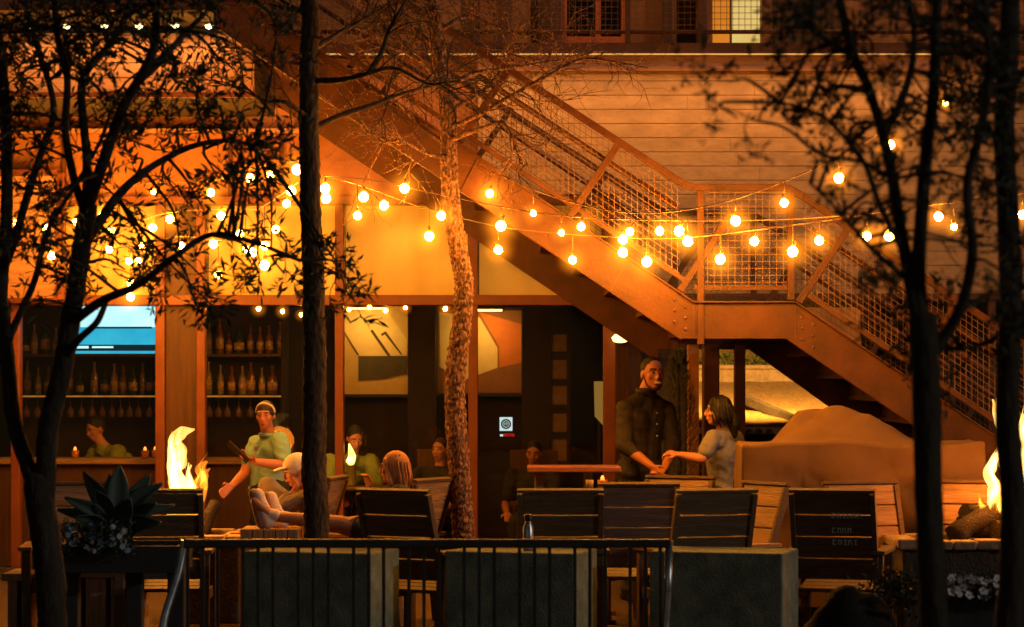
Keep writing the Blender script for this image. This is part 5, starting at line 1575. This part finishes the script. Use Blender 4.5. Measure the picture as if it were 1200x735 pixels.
remesh(sh, 'polo_shirt', mint, w_, .009)
cb = MB(); cb.lathe([(.066, -.02), (.070, .012), (.062, .016), (.060, -.02)], neck + Vector((0, -.01, -.010)), 16); cb.build('collar', mint, w_)
MB().box(V(303, 0, Y).x - .02, V(303, 0, Y).x + .012, Y - .135, Y - .130, V(0, 528, Y).z, V(0, 523, Y).z).build('name_tag', M['bright_steel'], w_)
tr_ = MB(); leg(tr_, hl, kl, al, al, 1.05, .014, False); leg(tr_, hr_, kr, ar, ar, 1.05, .014, False); tr_.cap(hl, hr_, .125, .125, 14); remesh(tr_, 'trousers', blackcloth, w_, .011)
for a_ in (al, ar): shoe(w_, a_, a_ + Vector((-.15, -.05, -.04)), blackshoe)
hb = MB(); hb.ell(q(-.022, 0, .034), (.090, .074, .086), 18, 12, B); hb.ell(q(-.11, 0, .03), .040, 12, 8); remesh(hb, 'hair', hair_b, w_, .008, 2)
bnd = MB()
for i in range(15):
    t = math.pi * (i / 14) ; bnd.add([], [])
pts = [q(.045 * math.sin(t) ** 2 - .005, .0775 * math.cos(t), .028 + .083 * math.sin(t)) for t in [math.pi * i / 16 for i in range(17)]]
bnd.tube(pts, .0095, 7); bnd.build('headband', mat('cream_headband', (.55, .45, .35), .7), w_)
tab = root('tablet', 'dark tablet held by the person in the mint polo', 'tablet', V(279, 530, Y, -.36))
c0 = V(279, 530, Y, -.37); ax = (V(287, 537, Y) - V(271, 522, Y)).normalized(); tn = Vector((.55, .35, .75)); tn = (tn - ax * tn.dot(ax)).normalized(); ay = tn.cross(ax)
Mt = Matrix((ax, ay, tn)).transposed()
MB().obox(c0, (.20, .14, .009), Mt).build('case', M['black'], tab, .003, local=False)
MB().obox(c0 + tn * .0058, (.185, .125, .0015), Mt).build('screen', mat('tablet_glass', (.10, .11, .12), .15), tab)

# --- standing man in black
Y = 19.6
mn = root('person', 'smiling standing person in a dark long shirt with hands clasped low, under the stair', 'person', gz(V(755, 0, Y), 0))
hc = V(765, 438.5, Y, -.02)
body = MB()
q, B = head(body, hc, (.34, -1.0, -.04), 1.12)
neck = V(757, 458, Y, .03); chest = V(753, 492, Y, .04); pel = V(750, 548, Y, .06)
shr = V(733, 480, Y, -.06); shl = V(780, 481, Y, .16); elr = V(731, 522, Y, -.14); ell_ = V(789, 520, Y, .02); wr_ = V(763, 546, Y, -.30); wl_ = V(779, 548, Y, -.22)
hr_ = V(741, 552, Y, .0); hl = V(762, 552, Y, .12)
body.cap(neck - Vector((0, 0, .02)), hc + Vector((-.01, .02, -.05)), .066, .064, 12)
torso(body, pel, chest, shl, shr, neck, hl, hr_, 0, 1.1)
arm(body, shr, elr, wr_, 1.1); arm(body, shl, ell_, wl_, 1.1)
hand(body, wr_, V(772, 557, Y, -.34) - wr_, Vector((.6, .6, .1)), .6, 1.0, 1)
hand(body, wl_, V(770, 559, Y, -.30) - wl_, Vector((-.5, -.6, .1)), .6, 1.0, 1)
kr, kl = gz(V(738, 0, Y, -.02), .5), gz(V(764, 0, Y, .1), .5); ar, al = gz(V(736, 0, Y, .02), .08), gz(V(767, 0, Y, .14), .08)
leg(body, hr_, kr, ar, ar + Vector((.10, -.12, -.045)), 1.1); leg(body, hl, kl, al, al + Vector((.12, -.10, -.045)), 1.1)
remesh(body, 'body', skin_d, mn)
face(q, B, mn, 1.12, True)
bl2 = mat('black_shirt', (.018, .012, .010), .75, vary=.3, scale=8, bump=.45, bscale=20)
sh = MB(); torso(sh, pel, chest, shl, shr, neck - Vector((0, 0, .035)), hl, hr_, .010, 1.08)
for s_2 in (shl, shr): sh.cap(neck - Vector((0, 0, .04)), s_2, .058, .060, 12)
arm(sh, shr, elr, elr.lerp(wr_, .45), 1.12, .014); arm(sh, shl, ell_, ell_.lerp(wl_, .45), 1.12, .014)
remesh(sh, 'shirt', bl2, mn, .009)
MB().lathe([(.080, -.03), (.082, .016), (.072, .022), (.070, -.03)], neck + Vector((0, -.01, .0)), 16).build('collar', bl2, mn)
for py in (484, 497, 511): MB().ell(V(770, py, Y, -.125), (.008, .006, .008), 8, 6).build('button', M['bright_steel'], mn)
tr_ = MB(); leg(tr_, hr_, kr, ar, ar, 1.12, .016, False); leg(tr_, hl, kl, al, al, 1.12, .016, False); tr_.cap(hl, hr_, .13, .13, 14); remesh(tr_, 'trousers', blackcloth, mn, .011)
for a_, dv in ((ar, (.12, -.13, -.04)), (al, (.13, -.11, -.04))): shoe(mn, a_, a_ + Vector(dv), blackshoe)
hb = MB(); hb.ell(q(-.022, 0, .034), (.1035, .0865, .0985), 18, 12, B); remesh(hb, 'hair', hair_b, mn, .008, 2)
be = MB(); be.ell(q(.056, 0, -.094), (.030, .036, .020), 14, 8, B)
for sd in (-1, 1):
    be.cap(q(.004, sd * .063, -.03), q(.022, sd * .050, -.072), .007, .012, 8); be.cap(q(.022, sd * .050, -.072), q(.052, sd * .026, -.096), .012, .014, 8)
remesh(be, 'beard', mat('short_beard', (.05, .022, .014), .7, vary=.4, scale=40), mn, .006, 2)

# --- woman in grey seen from behind
Y = 19.0
wo = root('person', 'person in a grey t-shirt with a dark ponytail reaching toward the man in black', 'person', gz(V(850, 0, Y), 0))
hc = V(841, 482, Y, -.02)
body = MB()
q, B = head(body, hc, (-1.0, .05, -.05), .94)
neck = V(848, 503, Y, .02); chest = V(850, 530, Y, .03); pel = V(849, 578, Y, .05)
shl = V(836, 513, Y, -.15); shr = V(862, 514, Y, .18); ell_ = V(822, 538, Y, -.24); wl_ = V(797, 533, Y, -.14); elr = V(868, 545, Y, .26); wr_ = V(858, 566, Y, .16)
hl = V(845, 585, Y, -.06); hr_ = V(854, 585, Y, .14)
body.cap(neck - Vector((0, 0, .01)), hc + Vector((.02, 0, -.05)), .05, .048, 12)
torso(body, pel, chest, shl, shr, neck, hl, hr_, 0, .96)
arm(body, shl, ell_, wl_, .95); arm(body, shr, elr, wr_, .95)
hand(body, wl_, V(786, 531, Y, -.12) - wl_, Vector((-.1, .5, -1)), .85, .95, 1)
hand(body, wr_, V(850, 574, Y, .12) - wr_, Vector((-1, 0, 0)), .5, .95, 1)
kl, kr = gz(V(841, 0, Y, -.05), .46), gz(V(856, 0, Y, .15), .46); al, ar = gz(V(845, 0, Y, -.02), .08), gz(V(860, 0, Y, .17), .08)
leg(body, hl, kl, al, al + Vector((-.15, 0, -.045))); leg(body, hr_, kr, ar, ar + Vector((-.15, 0, -.045)))
remesh(body, 'body', skin_m, wo)
face(q, B, wo, .94)
grey = mat('grey_tshirt', (.19, .17, .165), .85, vary=.15, scale=8, bump=.4, bscale=20)
sh = MB(); torso(sh, pel, chest, shl, shr, neck - Vector((0, 0, .03)), hl, hr_, .016, 1.0)
arm(sh, shl, ell_, wl_, .93, .012, True, False, .72); arm(sh, shr, elr, wr_, .93, .012, True, False, .72)
remesh(sh, 't_shirt', grey, wo, .009)
jean = mat('dark_jeans', (.03, .035, .05), .8, vary=.3)
tr_ = MB(); leg(tr_, hl, kl, al, al, 1.0, .014, False); leg(tr_, hr_, kr, ar, ar, 1.0, .014, False); tr_.cap(hl, hr_, .12, .12, 14); remesh(tr_, 'trousers', jean, wo, .011)
for a_ in (al, ar): shoe(wo, a_, a_ + Vector((-.16, 0, -.04)), blackshoe)
hb = MB(); hb.ell(q(-.022, 0, .032), (.094, .078, .090), 18, 12, B); hb.ell(q(-.05, 0, -.01), (.06, .074, .075), 14, 8, B)
hb.cap(q(-.09, 0, .0), q(-.125, 0, -.10), .048, .050, 12); hb.cap(q(-.125, 0, -.10), q(-.12, -.01, -.20), .050, .022, 12)
for sd in (-1, 1): hb.cap(q(.045, sd * .058, .06), q(.0, sd * .072, -.03), .018, .020, 8)
ho = remesh(hb, 'hair', hair_b, wo, .008, 2)
strands(q, ho, ((hair_b, 40), (hair_k, 40)), -.13)

# --- seated man in a white cap
Y = 18.35
cm = root('person', 'seated person in a white cap and grey sleeves, chin on fist', 'person', gz(V(375, 0, Y), 0))
hc = V(347, 552, Y, -.05)
body = MB()
q, B = head(body, hc, (-1.0, -.28, -.32), .97)
neck = V(360, 573, Y, .0); chest = V(368, 592, Y, .02); pel = V(378, 630, Y, .05)
shl = V(362, 582, Y, -.18); shr = V(362, 580, Y, .19); ell_ = V(318, 601, Y, -.17); wl_ = V(342, 580, Y, -.14); elr = V(338, 604, Y, .22); wr_ = V(322, 596, Y, .16)
hl = V(376, 636, Y, -.04); hr_ = V(378, 636, Y, .15)
body.cap(neck, hc + Vector((.02, 0, -.05)), .058, .056, 12)
torso(body, pel, chest, shl, shr, neck, hl, hr_)
arm(body, shl, ell_, wl_); arm(body, shr, elr, wr_)
hand(body, wl_, V(347, 571, Y, -.12) - wl_, Vector((-.8, .3, .2)), 1.0, .95, -1)
hand(body, wr_, V(312, 590, Y, .1) - wr_, Vector((0, -.6, -.6)), .6, .95, 1)
kl = V(315, 612, Y, -.12); kr = V(314, 570, Y, .20); al = gz(V(318, 0, Y, -.1), .09); ar = gz(V(330, 0, Y, .2), .30)
leg(body, hl, kl, al, al + Vector((-.15, 0, -.04))); leg(body, hr_, kr, ar, ar + Vector((-.15, 0, -.02)))
remesh(body, 'body', skin_m, cm)
face(q, B, cm, .97)
gs = mat('grey_sweater', (.16, .135, .12), .85, vary=.2, scale=12, bump=.5, bscale=40)
sh = MB(); torso(sh, pel, chest, shl, shr, neck - Vector((0, 0, .03)), hl, hr_, .02)
arm(sh, shl, ell_, ell_.lerp(wl_, .88), 1.0, .014); arm(sh, shr, elr, elr.lerp(wr_, .85), 1.0, .014)
remesh(sh, 'sweater', gs, cm, .009)
gt = mat('grey_trousers', (.17, .145, .135), .85, vary=.2, scale=8)
tr_ = MB(); leg(tr_, hl, kl, al, al, 1.0, .014, False); leg(tr_, hr_, kr, ar, ar, 1.0, .014, False); tr_.cap(hl, hr_, .125, .125, 14); remesh(tr_, 'trousers', gt, cm, .011)
for a_ in (al, ar): shoe(cm, a_, a_ + Vector((-.16, 0, -.03)), blackshoe)
white_cap = mat('white_cap_cloth', (.72, .66, .58), .85, vary=.06, scale=14, bump=.2)
hb = MB(); hb.ell(q(-.018, 0, .040), (.104, .086, .090), 18, 12, B); hb.ell(q(-.06, 0, .0), (.056, .078, .07), 14, 8, B)
cap_ = remesh(hb, 'cap', white_cap, cm, .008, 3)
br_ = MB(); pts = []
br_.ell(q(.105, 0, .052), (.058, .066, .008), 16, 6, B); br_.build('cap_brim', white_cap, cap_)
hb = MB(); hb.ell(q(-.045, 0, -.045), (.045, .068, .030), 14, 8, B); remesh(hb, 'hair', hair_b, cm, .008, 2)

# --- blonde woman with her feet up
Y = 17.5
bw_ = root('person', 'blonde person lounging with bare legs stretched out and sneakers on a timber block', 'person', gz(V(468, 0, Y), 0))
hc = V(461, 549, Y, -.02)
body = MB()
q, B = head(body, hc, (-1.0, .25, -.05), .94)
neck = V(469, 571, Y, .0); chest = V(472, 592, Y, .02); pel = V(462, 630, Y, .03)
shl = V(468, 580, Y, -.16); shr = V(469, 579, Y, .18); ell_ = V(445, 604, Y, -.20); wl_ = V(424, 606, Y, -.12); elr = V(443, 592, Y, .24); wr_ = V(433, 573, Y, .18)
hl = V(457, 632, Y, -.10); hr_ = V(458, 632, Y, .10)
body.cap(neck, hc + Vector((.015, 0, -.05)), .050, .048, 12)
torso(body, pel, chest, shl, shr, neck, hl, hr_, 0, .95)
arm(body, shl, ell_, wl_, .9); arm(body, shr, elr, wr_, .9)
hand(body, wr_, V(431, 562, Y, .16) - wr_, Vector((-.6, -.6, 0)), .9, .92, 1)
hand(body, wl_, V(412, 607, Y, -.1) - wl_, Vector((0, 0, -1)), .3, .92, 1)
kl = V(399, 613, Y, -.12); kr = V(397, 616, Y, .09); al = V(318, 605, Y, -.13); ar = V(333, 608, Y, .05)
tl_ = V(299, 588, Y, -.16); tr2 = V(312, 590, Y, .04)
leg(body, hl, kl, al, tl_, .95); leg(body, hr_, kr, ar, tr2, .95)
remesh(body, 'body', skin_m, bw_)
face(q, B, bw_, .94, False, hair_y)
top = mat('dark_top', (.04, .035, .04), .85, vary=.25)
sh = MB(); torso(sh, pel, chest, shl, shr, neck - Vector((0, 0, .035)), hl, hr_, .015, .97); arm(sh, shl, ell_, wl_, .95, .02, True, False, .6); arm(sh, shr, elr, wr_, .95, .02, True, False, .6)
remesh(sh, 'top', top, bw_, .009)
tr_ = MB(); tr_.cap(hl, hl.lerp(kl, .55), .108, .092, 14); tr_.cap(hr_, hr_.lerp(kr, .55), .108, .092, 14); tr_.cap(hl, hr_, .12, .12, 14); remesh(tr_, 'shorts', jean, bw_, .010)
sn = mat('pale_sneaker', (.70, .55, .48), .7, vary=.15, scale=14)
so_ = mat('tan_sole', (.34, .20, .13), .7)
for a_, t_ in ((al, tl_), (ar, tr2)):
    d = (t_ - a_).normalized(); fw = Vector((-1, 0, .12)).normalized()
    up = d
    # the foot stands on its heel: sole faces left, toes up
    mb = MB(); heel = a_ + Vector((-.03, 0, -.04)); toe = heel + Vector((-.060, 0, .185))
    mb.cap(heel, toe, .047, .044, 14); mb.cap(heel.lerp(toe, .3) + Vector((.02, 0, 0)), a_ + Vector((.03, 0, .005)), .042, .044, 12); mb.cap(heel + Vector((.02, 0, 0)), heel.lerp(toe, .6) + Vector((.012, 0, 0)), .040, .038, 12)
    s_ = remesh(mb, 'sneaker', sn, bw_, .007, 3)
    so2 = MB(); so2.cap(heel + Vector((-.036, 0, -.006)), toe + Vector((-.030, 0, .008)), .040, .036, 12)
    remesh(so2, 'sole', so_, s_, .007, 2)
    lc = MB()
    for k in range(4):
        c = heel.lerp(toe, .38 + .13 * k) + Vector((.040 - .004 * k, 0, 0)); lc.cap(c + Vector((0, -.028, .005)), c + Vector((0, .028, .005)), .005, .005, 6)
    lc.build('laces', so_, s_)
hb = MB(); hb.ell(q(-.022, 0, .034), (.096, .080, .090), 18, 12, B); hb.ell(q(-.055, 0, -.03), (.058, .076, .09), 14, 10, B); hb.cap(q(-.055, -.02, -.06), q(-.05, -.03, -.19), .062, .044, 12); hb.cap(q(-.055, .03, -.06), q(-.06, .04, -.18), .055, .04, 12)
for sd in (-1, 1): hb.cap(q(.04, sd * .062, .06), q(.0, sd * .078, -.10), .020, .024, 8)
ho = remesh(hb, 'hair', hair_y, bw_, .008, 2)
strands(q, ho, ((hair_y, 46), (hair_s, 40)), -.17)

# --- people behind the glass (dim)
def indoor(px, pyhead, Y, label, shirt, skin, lean=(0, 0), face_d=(0, -1, 0), arms=None, hairm=None, seated=False):
    hc = V(px, pyhead, Y)
    r_ = root('person', label, 'person', gz(hc, 0.03))
    ux_ = Vector((face_d[1], -face_d[0], 0)).normalized() * -1           # person's left
    f = Vector((face_d[0], face_d[1], 0)).normalized()
    lx = Vector((lean[0], 0, 0)) + f * lean[1]
    body = MB(); q, B = head(body, hc, face_d, .95)
    neck = hc - lx * .15 + Vector((0, .0, -.15)); chest = neck - lx * .35 + Vector((0, 0, -.18)); pel = neck - lx * .95 + Vector((0, 0, -.46))
    shl, shr = neck - lx * .1 + ux_ * .19 + Vector((0, 0, -.06)), neck - lx * .1 - ux_ * .19 + Vector((0, 0, -.06))
    el1 = shl + ux_ * .05 + f * .12 + Vector((0, 0, -.26)); el2 = shr - ux_ * .05 + f * .12 + Vector((0, 0, -.26))
    w1 = el1 + f * .22 - ux_ * .06 + Vector((0, 0, -.05)); w2 = el2 + f * .22 + ux_ * .06 + Vector((0, 0, -.05))
    if arms: el2, w2 = shr + Vector(arms[0]), shr + Vector(arms[1])
    hl, hr_ = pel + ux_ * .09, pel - ux_ * .09
    body.cap(neck, hc + Vector((0, .01, -.05)), .052, .05, 12)
    torso(body, pel, chest, shl, shr, neck, hl, hr_); arm(body, shl, el1, w1); arm(body, shr, el2, w2)
    hand(body, w1, f, Vector((0, 0, -1)), .5, .95, 1); hand(body, w2, (w2 - el2), Vector((0, 0, -1)), .5, .95, -1)
    if seated:
        kn = [h + f * .42 + Vector((0, 0, .02)) for h in (hl, hr_)]; an = [Vector((k.x, k.y, .11)) for k in kn]
    else:
        kn = [Vector((h.x, h.y + .02, h.z * .52)) for h in (hl, hr_)]; an = [Vector((h.x, h.y + .05, .11)) for h in (hl, hr_)]
    for h, k, a in zip((hl, hr_), kn, an): leg(body, h, k, a, a + f * .14 + Vector((0, 0, -.04)))
    remesh(body, 'body', skin, r_, .010)
    face(q, B, r_, .95)
    sh = MB(); torso(sh, pel, chest, shl, shr, neck - Vector((0, 0, .03)), hl, hr_, .018); arm(sh, shl, el1, w1, 1, .02, True, False, .7); arm(sh, shr, el2, w2, 1, .02, True, False, .7)
    remesh(sh, 'shirt', shirt, r_, .011)
    tr_ = MB(); tr_.cap(hl, hr_, .125, .125, 12)
    for h, k, a in zip((hl, hr_), kn, an): leg(tr_, h, k, a, a, 1, .014, False)
    remesh(tr_, 'trousers', blackcloth, r_, .013)
    hb = MB(); hb.ell(q(-.022, 0, .034), (.091, .075, .087), 16, 10, B); remesh(hb, 'hair', hairm or hair_b, r_, .009, 2)
    return r_
olive = mat('olive_green_shirt', (.20, .24, .05), .8, vary=.15, scale=9, bump=.3)
indoor(112, 503, 23.75, 'person in an olive green shirt bending forward behind the bar counter', olive, skin_m, (-.35, .1), (-.75, -.65, -.4))
indoor(416, 514, 22.95, 'person in an olive green shirt stooping by the stand-in candle inside', olive, skin_d, (.1, .3), (.3, -.95, -.5))
indoor(516, 528, 23.4, 'dim seated person in dark clothes behind the slim bent tree', blackcloth, skin_m, (0, 0), (-.5, -.86, 0), ((-.12, -.10, -.06), (-.34, -.18, .06)), None, True)
indoor(626, 532, 23.2, 'dim seated person in dark clothes behind the high table', blackcloth, skin_d, (0, 0), (-.2, -1, -.2), None, None, True)
for i, (px, Y_, wd) in enumerate(((516, 23.45, 'dim person behind the slim tree'), (626, 23.25, 'dim person behind the high table'))):
    c = gz(V(px, 0, Y_), .03)
    r_ = root('dining_chair', 'plain dark dining chair under the ' + wd, 'chair', c)
    z_ = .62
    MB().box(c.x - .22, c.x + .22, c.y - .2, c.y + .22, z_ - .04, z_).build('seat', M['innerwood'], r_, .006)
    for sx_ in (-.19, .19):
        for sy_ in (-.17, .19): MB().box(c.x + sx_ - .02, c.x + sx_ + .02, c.y + sy_ - .02, c.y + sy_ + .02, .031, z_ - .041).build('leg', M['innerwood'], r_)
    MB().box(c.x - .22, c.x + .22, c.y + .23, c.y + .26, z_, z_ + .45).build('backrest', M['innerwood'], r_, .006)
